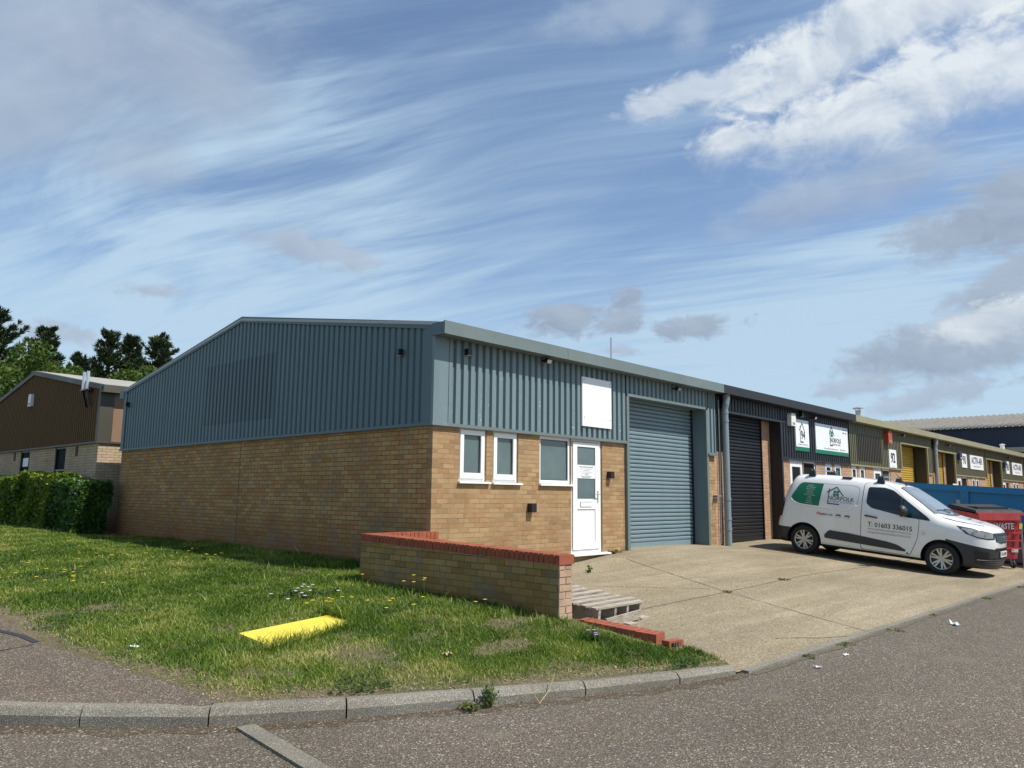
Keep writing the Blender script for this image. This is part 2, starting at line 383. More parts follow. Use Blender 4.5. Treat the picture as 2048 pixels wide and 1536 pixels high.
# ------------------------------------------------------------------ terrain heights
def tps(pts):
    P = np.array(pts, float); n = len(P)
    d = np.linalg.norm(P[:,None,:2]-P[None,:,:2], axis=2)
    K = np.where(d > 0, d*d*np.log(d+1e-9), 0) + np.eye(n)*.05
    A = np.zeros((n+3, n+3)); A[:n,:n] = K; A[:n,n] = 1; A[:n,n+1:] = P[:,:2]; A[n,:n] = 1; A[n+1:,:n] = P[:,:2].T
    w = np.linalg.solve(A, np.concatenate([P[:,2], [0,0,0]]))
    def f(x, y):
        x = np.asarray(x, float); y = np.asarray(y, float); sh = x.shape; q = np.stack([x.ravel(), y.ravel()], 1)
        d = np.linalg.norm(q[:,None]-P[None,:,:2], axis=2)
        return (np.where(d > 0, d*d*np.log(d+1e-9), 0)@w[:n] + w[n] + q@w[n+1:]).reshape(sh)
    return f
zlawn = tps([(-.97,-5.3,-.48),(-1.6,-5.1,-.47),(-2.45,-4.8,-.455),(-3.35,-4.35,-.445),(-4.23,-3.95,-.435),(-4.9,-3.5,-.43),(-5.0,-1.5,-.42),(-5.1,1.4,-.39),(-5.1,6,-.3),(-5.1,14,-.1),
    (-3.3,-1.9,-.315),(-1.2,.1,-.17),(-1.25,-3.5,-.26),(-.8,-4.5,-.42),(0,1.8,-.1),(0,7,-.03),(0,11.85,-.09),(-.75,12.3,.02),(-.1,13.6,-.01),(-.75,20,.05),(-2.5,3,-.2),(-3,9,-.08),(-3,18,.02),(-3,30,.05),(-5,30,0),(0,30,.05)])
zapron = tps([(3.4,0,-.14),(4.4,0,-.03),(5.03,0,0),(8.18,0,-.018),(8.85,0,-.05),(11.6,0,-.03),(9.73,-1.51,-.19),(11.5,-1.51,-.19),(9.75,-4.28,-.455),(11.5,-4.28,-.455),(.42,-3.42,-.34),(.42,-2.36,-.25),(-1.1,-3.5,-.37),(-1.1,0,-.2),(1.5,0,-.17),
    (2.85,-3.25,-.32),(6.7,-3.1,-.3),(-.75,-4.6,-.46),(-.6,-5.35,-.53),(2,-5.4,-.53),(6.6,-5.5,-.53),(10.2,-5.6,-.53),(20,-5.6,-.53),(46,-5.6,-.53),(20,0,-.03),(46,0,-.03),(30,-2.5,-.27)])
ROAD = -.55
def densify(poly, step):
    out = []
    for i, p in enumerate(poly):
        q = poly[(i+1) % len(poly)]; n = max(1, int(math.dist(p, q)/step))
        out += [(p[0]+(q[0]-p[0])*k/n, p[1]+(q[1]-p[1])*k/n) for k in range(n)]
    return out
def inside(poly, x, y):
    x = np.asarray(x); y = np.asarray(y); c = np.zeros(x.shape, bool)
    for i in range(len(poly)):
        x0, y0 = poly[i]; x1, y1 = poly[i-1]
        if y0 == y1: continue
        c ^= ((y0 > y) != (y1 > y)) & (x < (x1-x0)*(y-y0)/(y1-y0)+x0)
    return c
def cdt(poly, step, jitter=.0):
    b = densify(poly, step); xs = [p[0] for p in b]; ys = [p[1] for p in b]
    gx, gy = np.meshgrid(np.arange(min(xs)+step/2, max(xs), step), np.arange(min(ys)+step/2, max(ys), step))
    gx = gx.ravel(); gy = gy.ravel(); k = inside(poly, gx, gy); gx = gx[k]; gy = gy[k]
    bb = np.array(b); d = np.min(np.hypot(gx[:,None]-bb[None,:,0], gy[:,None]-bb[None,:,1]), axis=1) if len(gx) else np.array([])
    k = d > step*.45; pts = [Vector(p) for p in b] + [Vector((float(x), float(y))) for x, y in zip(gx[k], gy[k])]
    n = len(b); v, e, f, *_ = geometry.delaunay_2d_cdt(pts, [(i, (i+1) % n) for i in range(n)], [], 1, 1e-6)
    return np.array([(p[0], p[1]) for p in v]), [tuple(q) for q in f]
def sheet(name, poly, zf, m, step=.25, kind='structure', skirt=0):
    v, f = cdt(poly, step); z = zf(v[:,0], v[:,1])
    mb = MB(); mb.add(np.column_stack([v, z]), f)
    o = mb.build(name, m, smooth=True)
    me = o.data
    if me.polygons[0].normal.z < 0: me.flip_normals()
    return tag(o, kind=kind)

KERB = [(-7.1,30),(-7.1,4),(-7.05,1.2),(-6.85,-.7),(-6.45,-1.75),(-5.98,-2.52),(-5.64,-2.91),(-5.03,-3.52),(-4.23,-4.03),(-3.35,-4.47),(-2.45,-4.86),(-1.59,-5.18),(-.97,-5.34)]
def kpt(t):   # arc-length point and tangent on the kerb line
    d = 0
    for a, b in zip(KERB, KERB[1:]):
        L = math.dist(a, b)
        if d + L >= t or b == KERB[-1]:
            u = min(1, (t-d)/L); return (a[0]+(b[0]-a[0])*u, a[1]+(b[1]-a[1])*u), ((b[0]-a[0])/L, (b[1]-a[1])/L)
        d += L
KLEN = sum(math.dist(a, b) for a, b in zip(KERB, KERB[1:]))
def ktan(t):
    (_, t0), (_, t1) = kpt(max(0, t-.35)), kpt(min(KLEN, t+.35)); x, y = t0[0]+t1[0], t0[1]+t1[1]; L = math.hypot(x, y); return x/L, y/L
def kback(t, off):
    p, _ = kpt(t); tx, ty = ktan(t); return (p[0]-ty*off, p[1]+tx*off) if False else (p[0]+(-ty)*off*1, p[1]+tx*off)

# ground, road
far = MB(); far.add([(-900,-900,-.75),(900,-900,-.75),(900,900,-.75),(-900,900,-.75)], [(0,1,2,3)])
tag(far.build('ground', M['far_ground']), kind='structure')
rd = MB(); n = 40
rd.add([(-70,-70,ROAD),(150,-70,ROAD),(150,60,ROAD),(-70,60,ROAD)], [(0,1,2,3)])
tag(rd.build('road', M['road']), kind='structure')
kb = [kback(KLEN*i/60, .08) for i in range(61)]
tL = 0
d = 0
PATH_EDGE = [(-4.905,-3.44),(-4.92,-2.84),(-5.02,-1.6),(-5.14,-.3),(-5.05,1.4),(-4.95,5),(-4.95,30)]
kpath = [p for p in kb if p[0] < -4.9]; klawn = [p for p in kb if p[0] >= -4.9]
lawn_poly = klawn + [(-.86,-5.2),(-.72,-4.75),(-.98,-3.55),(-1.05,-.05),(-1.05,.15),(.06,.15),(.06,30)] + PATH_EDGE[::-1]
sheet('lawn_soil', lawn_poly, zlawn, M['soil'], .22)
sheet('footway', kpath + PATH_EDGE, lambda x, y: np.minimum(zlawn(np.maximum(x, -5.3), y), -.2) + .006, M['path'], .4)
APRON = [(-.95,-5.30),(-.86,-5.22),(-.72,-4.72),(-.98,-3.55),(-1.05,-.05),(-1.05,.05),(0,.05),(0,.6),(46,.6),(46,-5.6),(10.2,-5.6),(6.6,-5.5),(2,-5.4),(-.6,-5.34),(-.93,-5.33)]
sheet('concrete_apron', APRON, lambda x, y: zapron(x, np.minimum(y, 0)), M['apron'], .3)

def ribbon(name, pts, w, zf, lift, m, kind='structure', wob=.0):
    mb = MB(); P = []
    for a, b in zip(pts, pts[1:]):
        k = max(1, int(math.dist(a, b)/.12)); P += [(a[0]+(b[0]-a[0])*i/k, a[1]+(b[1]-a[1])*i/k) for i in range(k)]
    P.append(pts[-1]); vs = []
    for i, p in enumerate(P):
        a = P[max(0, i-1)]; b = P[min(len(P)-1, i+1)]; L = math.dist(a, b) or 1; nx, ny = -(b[1]-a[1])/L, (b[0]-a[0])/L
        ww = w*(.6+.8*random.random()) if wob else w; o = random.uniform(-wob, wob)
        for s in (-1, 1):
            x, y = p[0]+nx*(o+s*ww/2), p[1]+ny*(o+s*ww/2); vs.append((x, y, float(zf(x, y))+lift))
    mb.add(vs, [(2*i, 2*i+2, 2*i+3, 2*i+1) for i in range(len(P)-1)])
    o = mb.build(name, m)
    if o.data.polygons[0].normal.z < 0: o.data.flip_normals()
    return tag(o, kind=kind)
JOINTS = [[(-.9,-3.42),(.6,-3.33),(2.85,-3.25),(6.7,-3.12),(9.6,-3.1),(20,-3.1),(45,-3.1)], [(4.25,-.55),(3.7,-1.7),(2.85,-3.25),(2.45,-4.5),(2.2,-5.4)], [(-.1,-.7),(1.1,-1.75),(2.85,-3.0)], [(.7,-4.95),(1.3,-5.25),(1.75,-5.4)], [(12.6,0),(12.5,-3.1),(12.4,-5.6)], [(21,0),(21,-5.6)], [(30,0),(30,-5.6)]]
for j in JOINTS: ribbon('slab_joint', j, .013, zapron, .004, M['dirt'], wob=.006)
EDGE = [(-.84,-5.352),(-.6,-5.36),(2,-5.43),(6.6,-5.53),(10.2,-5.63),(46,-5.63)]
mb = MB()
for a, b in zip(EDGE, EDGE[1:]): mb.bar((a[0],a[1],-.565), (b[0],b[1],-.565), .09, .08)
tag(mb.build('apron_edging', M['kerb']), kind='structure')
ribbon('edge_dirt', [(x, y-.09) for x, y in EDGE], .07, lambda x, y: ROAD, .004, M['dirt'], wob=.02)
ribbon('gutter_silt', [kback(KLEN*i/80, -.07) for i in range(18, 81)], .16, lambda x, y: ROAD, .0015, M['silt'], wob=.05)
ribbon('tar_seam', [(-5.9,1.9),(-5.3,1.0),(-5.16,.2),(-5.15,-.25)], .06, lambda x, y: zlawn(max(x,-5.3), y), .012, M['tar'])
ribbon('tar_seam', [(-7,-.6),(-5.6,-.45),(-5.2,-.35)], .02, lambda x, y: zlawn(max(x,-5.3), y), .013, M['tar'])

ribbon('gutter_silt', [(-1.02,-5.37),(-.80,-5.375),(-.5,-5.40)], .12, lambda x, y: ROAD, .003, M['silt'], wob=.02)
# kerb of separate stones (front face battered), one strip of setting
mb = MB(); tj = [KLEN - x for x in (0, .69, 1.63, 2.58, 3.53, 4.45, 5.31, 6.2, 7.1, 8.0, 9.0, 10.0, 12, 14, 17, 20)]
for t1, t0 in zip(tj, tj[1:]):
    rings = []; k = 6; h0 = random.uniform(-.004, .004)
    for i in range(k+1):
        t = t0 + .006 + (t1-t0-.012)*i/k; p, _ = kpt(t); tx, ty = ktan(t); nx, ny = -ty, tx
        h = np.interp(KLEN-t, [0, .7, 3, 5.3, 30], [.075, .09, .115, .13, .13]) + h0
        prof = [(0,-.05),(0,h*.55),(.022,h-.018),(.034,h-.004),(.05,h),(.125,h-.002),(.125,-.05)]
        rings.append([(p[0]+nx*a, p[1]+ny*a, ROAD+z) for a, z in prof])
    q = len(rings[0]); vs = [v for r in rings for v in r]
    fs = [(i*q+j, i*q+(j+1) % q, (i+1)*q+(j+1) % q, (i+1)*q+j) for i in range(k) for j in range(q)] + [tuple(range(q)), tuple(k*q+j for j in range(q))]
    mb.add(vs, fs)
tag(mb.build('kerb', M['kerb']), kind='structure')
mb = MB(); mb.bar((-4.84,-3.72,ROAD-.02), (-5.12,-6.3,ROAD-.02), .125, .075)
tag(mb.build('flush_kerb_strip', M['kerb']), kind='structure')
mb = MB(); mb.bar((-4.91,-2.83,-.462), (-4.90,-3.36,-.472), .05, .09)
tag(mb.build('footway_edging', M['kerb']), kind='structure')

# ------------------------------------------------------------------ text
def text_np(s, size, bold=0., align='CENTER', squash=1.):
    cu = bpy.data.curves.new('t', 'FONT'); cu.body = s; cu.size = size; cu.align_x = align; cu.align_y = 'CENTER'; cu.offset = bold; cu.resolution_u = 3
    o = bpy.data.objects.new('t', cu); C.objects.link(o); dg = bpy.context.evaluated_depsgraph_get(); dg.update()
    me = bpy.data.meshes.new_from_object(o.evaluated_get(dg))
    v = [(p.co.x*squash, p.co.y) for p in me.vertices]; f = [tuple(p.vertices) for p in me.polygons]
    bpy.data.objects.remove(o); bpy.data.curves.remove(cu); bpy.data.meshes.remove(me)
    return v, f
def text_wall(mb, s, x, z, y, size, bold=0., squash=1., align='CENTER'):
    """lettering on a face that looks towards -Y"""
    v, f = text_np(s, size, bold, align, squash); mb.add([(x+a, y, z+b) for a, b in v], f); return mb
def house_logo(line, x, z, s, k=1.7):
    """line-drawn house; line(a, b, width) draws one stroke; s = overall height"""
    w = s*.5
    line((x-w*.62, z+s*.13), (x, z+s*.5), .03*s*k); line((x, z+s*.5), (x+w*.62, z+s*.06), .03*s*k)
    line((x-w*.46, z+s*.34), (x-w*.46, z-s*.42), .025*s*k); line((x-w*.48, z-s*.42), (x+w*.2, z-s*.42), .035*s*k)

# ------------------------------------------------------------------ buildings
PITCH = .16
def clad_profile(a0, a1, dep=.044):
    """(along, outward) points of trapezoidal sheeting between a0 and a1"""
    pts = []; x = a0
    seq = [(0,dep),(.082,dep),(.098,0),(.144,0)] if dep > .03 else [(0,dep),(.088,dep),(.102,0),(.146,0)]
    while x < a1:
        for dx, o in seq:
            if x+dx <= a1: pts.append((x+dx, o))
        x += PITCH
    if a1 - pts[-1][0] > 1e-4: pts.append((a1, pts[-1][1]))
    return pts
def clad_front(mb, x0, x1, z0, z1, y=-.004):
    P = clad_profile(x0, x1); n = len(P)
    mb.add([(x, y-o-.004, z0) for x, o in P] + [(x, y-o-.004, z1) for x, o in P], [(i, i+1, n+i+1, n+i) for i in range(n-1)])
def clad_gable(mb, y0, y1, z0, ztop, X, sgn=-1, dep=.029):
    P = clad_profile(y0, y1, dep); n = len(P)
    mb.add([(X+sgn*(o+.004), y, z0) for y, o in P] + [(X+sgn*(o+.004), y, ztop(y)) for y, o in P], [(i, i+1, n+i+1, n+i) for i in range(n-1)])
def wall_holes(mb, x0, x1, z0, z1, holes, ya, yb):
    """upright wall in boxes round its openings; holes (x0,x1,z0,z1)"""
    xs = sorted({x0, x1, *[h[0] for h in holes], *[h[1] for h in holes]})
    for a, b in zip(xs, xs[1:]):
        if b-a < 1e-4: continue
        cuts = sorted((h[2], h[3]) for h in holes if h[0] <= a+1e-5 and h[1] >= b-1e-5); z = z0
        for c0, c1 in cuts:
            if c0 - z > 1e-4: mb.box(a, b, ya, yb, z, c0)
            z = max(z, c1)
        if z1 - z > 1e-4: mb.box(a, b, ya, yb, z, z1)
def frame_rect(mb, x0, x1, z0, z1, y0, y1, w, wb=None):
    wb = wb or w
    mb.box(x0, x0+w, y0, y1, z0, z1); mb.box(x1-w, x1, y0, y1, z0, z1)
    mb.box(x0+w, x1-w, y0, y1, z1-w, z1); mb.box(x0+w, x1-w, y0, y1, z0, z0+wb)
def window(parent, x0, x1, z0, z1, pane, sill=True, casement=True, y=.03, sill_out=.055):
    f = MB(); frame_rect(f, x0, x1, z0, z1, y, y+.07, .055)
    w = f.build('window', M['upvc'], parent)
    g = .057
    if casement:
        c = MB(); frame_rect(c, x0+.035, x1-.035, z0+.04, z1-.035, y-.022, y+.02, .075, .085); 
        o = c.build('sash', M['upvc'], w); g = .105
    s = MB(); frame_rect(s, x0+g, x1-g, z0+g+.008, z1-g, y+.004, y+.02, .012)
    s.build('gasket', M['gasket'], w)
    p = MB(); p.box(x0+g-.005, x1-g+.005, y+.022, y+.03, z0+g-.005, z1-g+.005); p.build('pane', pane, w)
    if sill:
        b = MB(); b.prism([(y+.05,z0-.002),(-sill_out,z0-.016),(-sill_out,z0-.042),(y+.05,z0-.042)], 0, x0-.02, x1+.07); b.build('sill', M['upvc'], w)
    return w
def roller(parent, x0, x1, z0, z1, y, m, pitch=.085):
    mb = MB(); prof = []; z = z0+.12
    prof += [(y-.014, z0), (y-.014, z0+.10), (y, z0+.105)]
    while z < z1:
        for t, o in ((0,.004),(.08,.014),(.30,.021),(.66,.021),(.80,.013),(.815,-.022),(.985,-.022)): prof.append((y-o, z+t*pitch))
        z += pitch
    n = len(prof); mb.add([(x0, a, b) for a, b in prof] + [(x1, a, b) for a, b in prof], [(i, i+1, n+i+1, n+i) for i in range(n-1)])
    return mb.build('roller_door', m, parent)
HB = 2.1; HF0, HF1 = 3.44, 3.642; YF = -.275; W = 12.15; HR = 4.66
def ztop(y):  # roof underside at the gable
    return 3.60 + (HR-.06-3.60)*(1-abs(y-W/2)/(W/2))
def roof_part(parent, x0, x1):
    mb = MB(); e = .275
    mb.prism([(YF+.01,HF1-.02),(W/2,HR-.02),(W-YF-.01,HF1-.02),(W-YF-.01,HF1-.07),(W/2,HR-.07),(YF+.01,HF1-.07)], 0, x0, x1)
    return mb.build('roof', M['roof'], parent)
def fascia_part(parent, x0, x1, m, joints=()):
    mb = MB(); xs = [x0, *joints, x1]
    for a, b in zip(xs, xs[1:]):
        mb.box(a+(.003 if a != x0 else 0), b, YF-.02, YF, HF0, HF1); mb.box(a, b, YF, -.0, HF0+.004, HF0+.02)
        if b != x1: mb.box(b-.02, b+.02, YF-.024, YF-.02, HF0+.002, HF1-.002)
    return mb.build('fascia', m, parent)
def downpipe(parent, x, m, zb, cable=False):
    mb = MB(); r = .078
    pts = [(x+.02, YF+.10, HF0+.02), (x+.02, YF+.10, HF0-.08), (x, -.16, HF0-.22), (x, -.135, HF0-.34), (x, -.13, HF0-.5), (x, -.13, zb)]
    mb.tube(pts, r, 16)
    for z in (HF0-.42, HF0-.62, 1.0, .55, .32): mb.tube([(x,-.13,z-.03),(x,-.13,z+.03)], r+.009, 16)
    return mb.build('downpipe', m, parent, smooth=False)

def unit(label, x0, x1, clad, fascia, brick, jamb, trimm, openings, windows, rollm, roll, cladpieces, doors=(), joints=(), zg=-.6, first=False, last=False):
    t = thing('industrial_unit', label, 'industrial unit', (x0, 0, 0), 'units of the low terrace')
    # masonry
    mb = MB(); holes = [(a, b, zg, HB) for a, b in openings] + [(w[0], w[1], w[2]-.02, w[3]) for w in windows] + [(d_[0], d_[1], d_[2], d_[3]) for d_ in doors]
    for a, b in ((x0, openings[0][0]), (openings[0][1], x1)):
        mb = MB(); wall_holes(mb, a, b, zg, HB-.002, [h for h in holes if h[0] >= a-1e-6 and h[1] <= b+1e-6], 0, .11)
        mb.build('brick_wall', brick, t)
    # shell behind the sheeting, party walls
    sh = MB(); hs = [(a, b, HB, zt) for (a, b), zt in zip(openings, [roll[4]]*len(openings))]
    wall_holes(sh, x0, x1, HB, HF0-.002, hs, .002, .06)
    sh.build('inner_lining', jamb, t)
    sh = MB(); sh.box(x0+.01, x1-.01, 6, 6.05, zg, HF1-.1); sh.build('back_wall', jamb, t)
    # sheeting
    mb = MB()
    for a, b, z0, z1 in cladpieces: clad_front(mb, a, b, z0, z1)
    mb.build('cladding', clad, t)
    mb = MB()
    for a, b, z0, z1 in cladpieces:
        if z0 < HB+.05: mb.box(a, b, -.058, -.001, z0-.028, z0+.022)     # drip flashing
    ox0, ox1 = openings[0]; zt = roll[4]
    mb.box(ox0-.06, ox1+.32 if not first else ox1+.0, -.062, -.001, zt-.012, zt+.042)
    for xx, s in ((ox0, -1), (ox1, 1)):
        a, b = (xx-.085, xx) if s < 0 else (xx, xx+.085)
        mb.box(a, b, -.060, -.001, zg if s > 0 or first else HB-.02, zt-.014)
    mb.build('flashing', trimm, t)
    # recess of the loading door
    mb = MB(); D = roll[3]
    mb.box(ox1-.006, ox1+.012, .003, D+.02, zg, zt-.002); mb.box(ox0-.012, ox0+.006, .003, D+.02, zg, zt-.002)
    mb.box(ox0, ox1, .003, D+.02, zt-.001, zt+.012)
    mb.build('door_jamb', jamb, t)
    r = roller(t, roll[0], roll[1], roll[2], zt, D, rollm)
    g = MB(); g.box(roll[1]-.005, roll[1]+.03, D-.05, D+.01, zg, zt-.001); g.build('guide_rail', M['black_plastic'], r); g = MB(); g.box(roll[0]-.03, roll[0]+.005, D-.05, D+.01, zg, zt-.001); g.build('guide_rail', M['black_plastic'], r)
    if roll[1]+.1 < ox1:
        b = MB(); b.box(roll[1]+.032, ox1-.007, D-.04, D+.06, zg, zt-.001); b.build('brick_pier', brick, t)
    for w in windows: window(t, *w[:4], w[4], casement=w[5] if len(w) > 5 else True)
    roof_part(t, x0-(0 if not first else .06), x1)
    fascia_part(t, x0-(.068 if first else 0), x1-.004, fascia, joints)
    return t

u0 = unit('end unit of the terrace clad in blue grey sheeting over buff brick', 0, 8.62, M['clad_grey'], M['fascia_grey'], M['brick_front'], M['jamb_grey'], M['fascia_grey'],
    [(5.10, 8.17)], [(.55,1.15,1.255,2.085,M['pane']), (1.295,1.905,1.25,2.08,M['pane']), (2.455,3.32,1.25,2.075,M['pane'],False)],
    M['roller_grey'], (5.12, 8.13, -.012, .34, 3.035), [(.25,5.02,HB,3.44), (5.02,8.45,3.075,3.44), (8.255,8.61,2.03,3.44)], doors=[(3.325,4.26,-.0,2.085)], joints=(2.89,), first=True)
# corner flashing, gable wall
mb = MB(); mb.box(-.05, .26, -.052, -.001, HB+.02, HF0); mb.box(-.062, .26, -.060, -.001, HB-.028, HB+.02); mb.build('front_corner_flashing', M['clad_grey'], u0)
mb = MB(); mb.box(-.05, -.001, -.001, .16, HB-.02, HF0+.15); mb.box(-.05, -.001, W-.17, W+.0, HB-.02, HF0+.12)
mb.box(-.060, -.002, -.055, W+.04, HB-.03, HB+.02)
mb.box(-.066, -.005, YF-.019, -.0, HF0, HF1-.012); mb.box(-.066, -.005, W, W-YF, HF0, HF1)
mb.build('corner_flashing', M['clad_grey_shade'], u0)
mb = MB(); mb.prism([(.112,-.7),(W,-.7),(W,HB-.003),(.112,HB-.003)], 0, .0, .10)
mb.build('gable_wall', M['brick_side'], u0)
mb = MB(); mb.box(-.003, .002, 4.55+1.33, 4.55+1.345, -.3, HB-.03); mb.build('movement_joint', M['dirt'], u0)
mb = MB(); clad_gable(mb, .16, W-.17, HB, lambda y: ztop(y), 0); mb.build('gable_cladding', M['clad_grey_shade'], u0)
mb = MB(); mb.prism([(0,HB),(W,HB),(W,ztop(W)),(W/2,ztop(W/2)),(0,ztop(0))], 0, .003, .05); mb.build('gable_lining', M['jamb_grey'], u0)
P = clad_profile(4.64, 7.68, .029); mbp = MB(); n = len(P)    # sheets repainted where a sign once hung
mbp.add([(-(o+.0065), y, 2.46) for y, o in P] + [(-(o+.0065), y, 3.755) for y, o in P], [(i, i+1, n+i+1, n+i) for i in range(n-1)]); mbp.build('repainted_patch', M['faded'], u0)
mb = MB(); 
for ya, yb in ((YF+.12, W/2), (W/2, W-YF-.05)):
    za = HF1-.005 if ya < 1 else HR+.012; zb_ = HR+.012 if ya < 1 else HF1-.005
    mb.prism([(ya,za-.115),(yb,zb_-.115),(yb,zb_),(ya,za)], 0, -.052, -.006)
mb.build('verge_trim', M['clad_grey_shade'], u0)
mb = MB(); mb.prism([(YF+.12,HF1+.002),(W/2,HR+.018),(W-YF-.05,HF1+.002),(W-YF-.05,HF1-.003),(W/2,HR+.013),(YF+.12,HF1-.003)], 0, -.056, .25); mb.build('verge_capping', M['roof'], u0)
downpipe(u0, 8.93, M['pipe_grey'], -.07)
mb = MB(); mb.tube([(8.76,-.06,3.3),(8.76,-.06,2.1),(8.74,-.05,.0)], .012, 6); mb.build('cable', M['pipe_grey'], u0)
mb = MB(); mb.box(8.22, 8.62, -.09, -.001, 1.985, 2.03); mb.build('bracket', M['jamb_grey'], u0)
mb = MB(); mb.box(8.5, 8.72, -.10, -.001, 1.06, 1.085); mb.box(8.5, 8.53, -.1, -.001, 1.0, 1.085); mb.build('door_stay', M['dull_steel'], u0)
# entrance door of the end unit
mb = MB(); frame_rect(mb, 3.325, 4.255, .015, 2.085, .03, .10, .06); dr = mb.build('entrance_door', M['upvc'], u0)
mb = MB(); x0, x1, z0, z1 = 3.39, 4.19, .075, 2.02; y0, y1 = .005, .05; st = .135
mb.box(x0, x0+.12, y0, y1, z0, z1); mb.box(x1-st, x1, y0, y1, z0, z1)
for a, b in ((z0, .20), (.80, .985), (1.94, z1)): mb.box(x0+.12, x1-st, y0, y1, a, b)
mb.box(x0+.12, x1-st, .022, .045, .2, .8); mb.build('leaf', M['upvc'], dr)
mb = MB(); mb.box(x0+.12, x1-st, .02, .03, .985, 1.94); mb.build('pane', M['pane'], dr)
mb = MB(); frame_rect(mb, x0+.12, x1-st, .985, 1.94, .016, .02, .012); frame_rect(mb, x0-.012, x1+.012, z0-.01, z1+.012, .03, .034, .012); mb.build('gasket', M['gasket'], dr)
mb = MB(); mb.box(x0+.1, x1-st+.02, .012, .0195, 1.36, 1.605); mb.build('notice', M['white_board'], dr)
mb = MB(); text_wall(mb, 'We are in the process of moving.', 3.79, 1.572, .0105, .034, .0006, .92)
for k, s in enumerate(('Thank you for your continued custom. We', 'are moving to a new unit', 'please contact us for all your enquiries today', 'and we will be pleased to help')): text_wall(mb, s, 3.79, 1.535-.028*k, .0105, .021, 0, .95)
text_wall(mb, 'Contact us', 3.79, 1.43, .0105, .024, .0003)
for k, s in enumerate(('Please call or email our office direct', 'Deliveries to the main door')): text_wall(mb, s, 3.79, 1.402-.024*k, .0105, .022, .0004)
mb.build('notice_lettering', M['ink'], dr)
mb = MB(); frame_rect(mb, 3.60, 3.93, .845, .925, -.006, .0045, .008); mb.box(3.608, 3.922, -.004, .004, .853, .917); mb.build('letterbox', M['upvc'], dr)
mb = MB(); frame_rect(mb, 3.592, 3.938, .838, .932, .001, .0048, .006); mb.build('letterbox_shadow_gap', M['gasket'], dr)
mb = MB(); mb.box(4.105, 4.135, -.006, .004, .92, 1.14); mb.tube([(4.12,-.006,1.07),(4.12,-.05,1.07),(4.02,-.05,1.07)], .009, 8); mb.build('handle', M['steel'], dr)
mb = MB(); mb.prism([(.10,.014),(-.10,-.004),(-.10,-.028),(.10,-.028)], 0, 3.30, 4.40); mb.build('threshold', M['upvc'], dr)

u1 = unit('black clad unit with a black roller door behind the white van', 8.62, 17.13, M['clad_black'], M['fascia_black'], M['brick_unit'], M['fascia_black'], M['clad_black'],
    [(9.10, 12.13)], [(13.66,14.53,1.25,2.08,M['pane_dark'],False), (15.22,15.76,1.25,2.07,M['pane_dark']), (15.94,16.52,1.25,2.07,M['pane'])],
    M['roller_black'], (9.12, 11.62, -.03, .30, 3.05), [(8.99,12.18,3.09,3.44), (12.18,17.12,HB,3.44)], doors=[(12.72,13.64,-.1,2.08)])
def simple_door(parent, x0, x1, z1=2.08, pane='pane_grey'):
    mb = MB(); frame_rect(mb, x0, x1, -.05, z1, .03, .10, .06); d_ = mb.build('entrance_door', M['upvc'], parent)
    mb = MB(); frame_rect(mb, x0+.065, x1-.065, .0, z1-.065, .01, .05, .12, .25); mb.box(x0+.18, x1-.18, .012, .048, .8, .95); mb.build('leaf', M['upvc'], d_)
    mb = MB(); mb.box(x0+.184, x1-.184, .025, .03, .24, z1-.18); mb.build('pane', M[pane], d_)
    mb = MB(); mb.tube([(x1-.13,.01,1.05),(x1-.13,-.04,1.05),(x1-.23,-.04,1.05)], .01, 6); mb.build('handle', M['steel'], d_)
simple_door(u1, 12.72, 13.64, pane='pane_dark')

u2 = unit('olive clad unit with a dark brown patch of sheeting and yellow roller door', 17.13, 26.05, M['clad_olive'], M['fascia_olive'], M['brick_unit'], M['jamb_olive'], M['trim_olive'],
    [(22.25, 25.42)], [(17.33,17.83,1.25,2.07,M['pane_grey']), (18.05,18.58,1.25,2.07,M['pane']), (20.2,21.05,1.25,2.07,M['pane_grey'],False)],
    M['roller_yellow'], (22.27, 25.38, -.03, .46, 3.05), [(17.15,22.19,HB,3.44), (22.19,25.5,3.09,3.44), (25.5,26.04,2.05,3.44)], doors=[(19.33,20.18,-.1,2.08)])
simple_door(u2, 19.33, 20.18)
P = clad_profile(17.79, 20.07); mbp = MB(); n = len(P)
mbp.add([(x, -.0105-o, 2.24) for x, o in P] + [(x, -.0105-o, 3.1) for x, o in P], [(i, i+1, n+i+1, n+i) for i in range(n-1)]); mbp.build('dark_sheet_patch', M['clad_brownpatch'], u2)
downpipe(u2, 26.28, M['dull_steel'], -.08)
u3 = unit('olive clad unit with yellow roller door beside a tall grey downpipe', 26.05, 34.95, M['clad_olive'], M['fascia_olive'], M['brick_unit'], M['jamb_olive'], M['trim_olive'],
    [(26.55, 29.45)], [(30.62,31.65,1.2,2.05,M['pane_dark'],False), (32.44,33.0,1.25,2.05,M['pane_dark']), (33.14,33.7,1.25,2.05,M['pane_dark'])],
    M['roller_yellow'], (26.57, 28.95, -.03, .34, 3.0), [(26.4,29.52,3.04,3.44), (29.52,34.94,HB,3.44)], doors=[(29.83,30.6,-.1,2.05)])
simple_door(u3, 29.83, 30.6, 2.05, 'pane_dark')
u4 = unit('farthest olive clad unit at the end of the terrace', 34.95, 43.95, M['clad_olive'], M['fascia_olive'], M['brick_unit'], M['jamb_olive'], M['trim_olive'],
    [(35.2, 38.35)], [(39.5,40.28,1.2,2.03,M['pane_dark'],False), (41.19,41.8,1.25,2.03,M['pane_dark']), (41.98,42.6,1.25,2.03,M['pane_dark'])],
    M['roller_yellow'], (35.22, 37.75, -.03, .38, 3.02), [(34.97,38.42,3.06,3.44), (38.42,43.94,HB,3.44)], doors=[(38.66,39.44,-.1,2.03)], last=True)
simple_door(u4, 38.66, 39.44, 2.03, 'pane_dark')

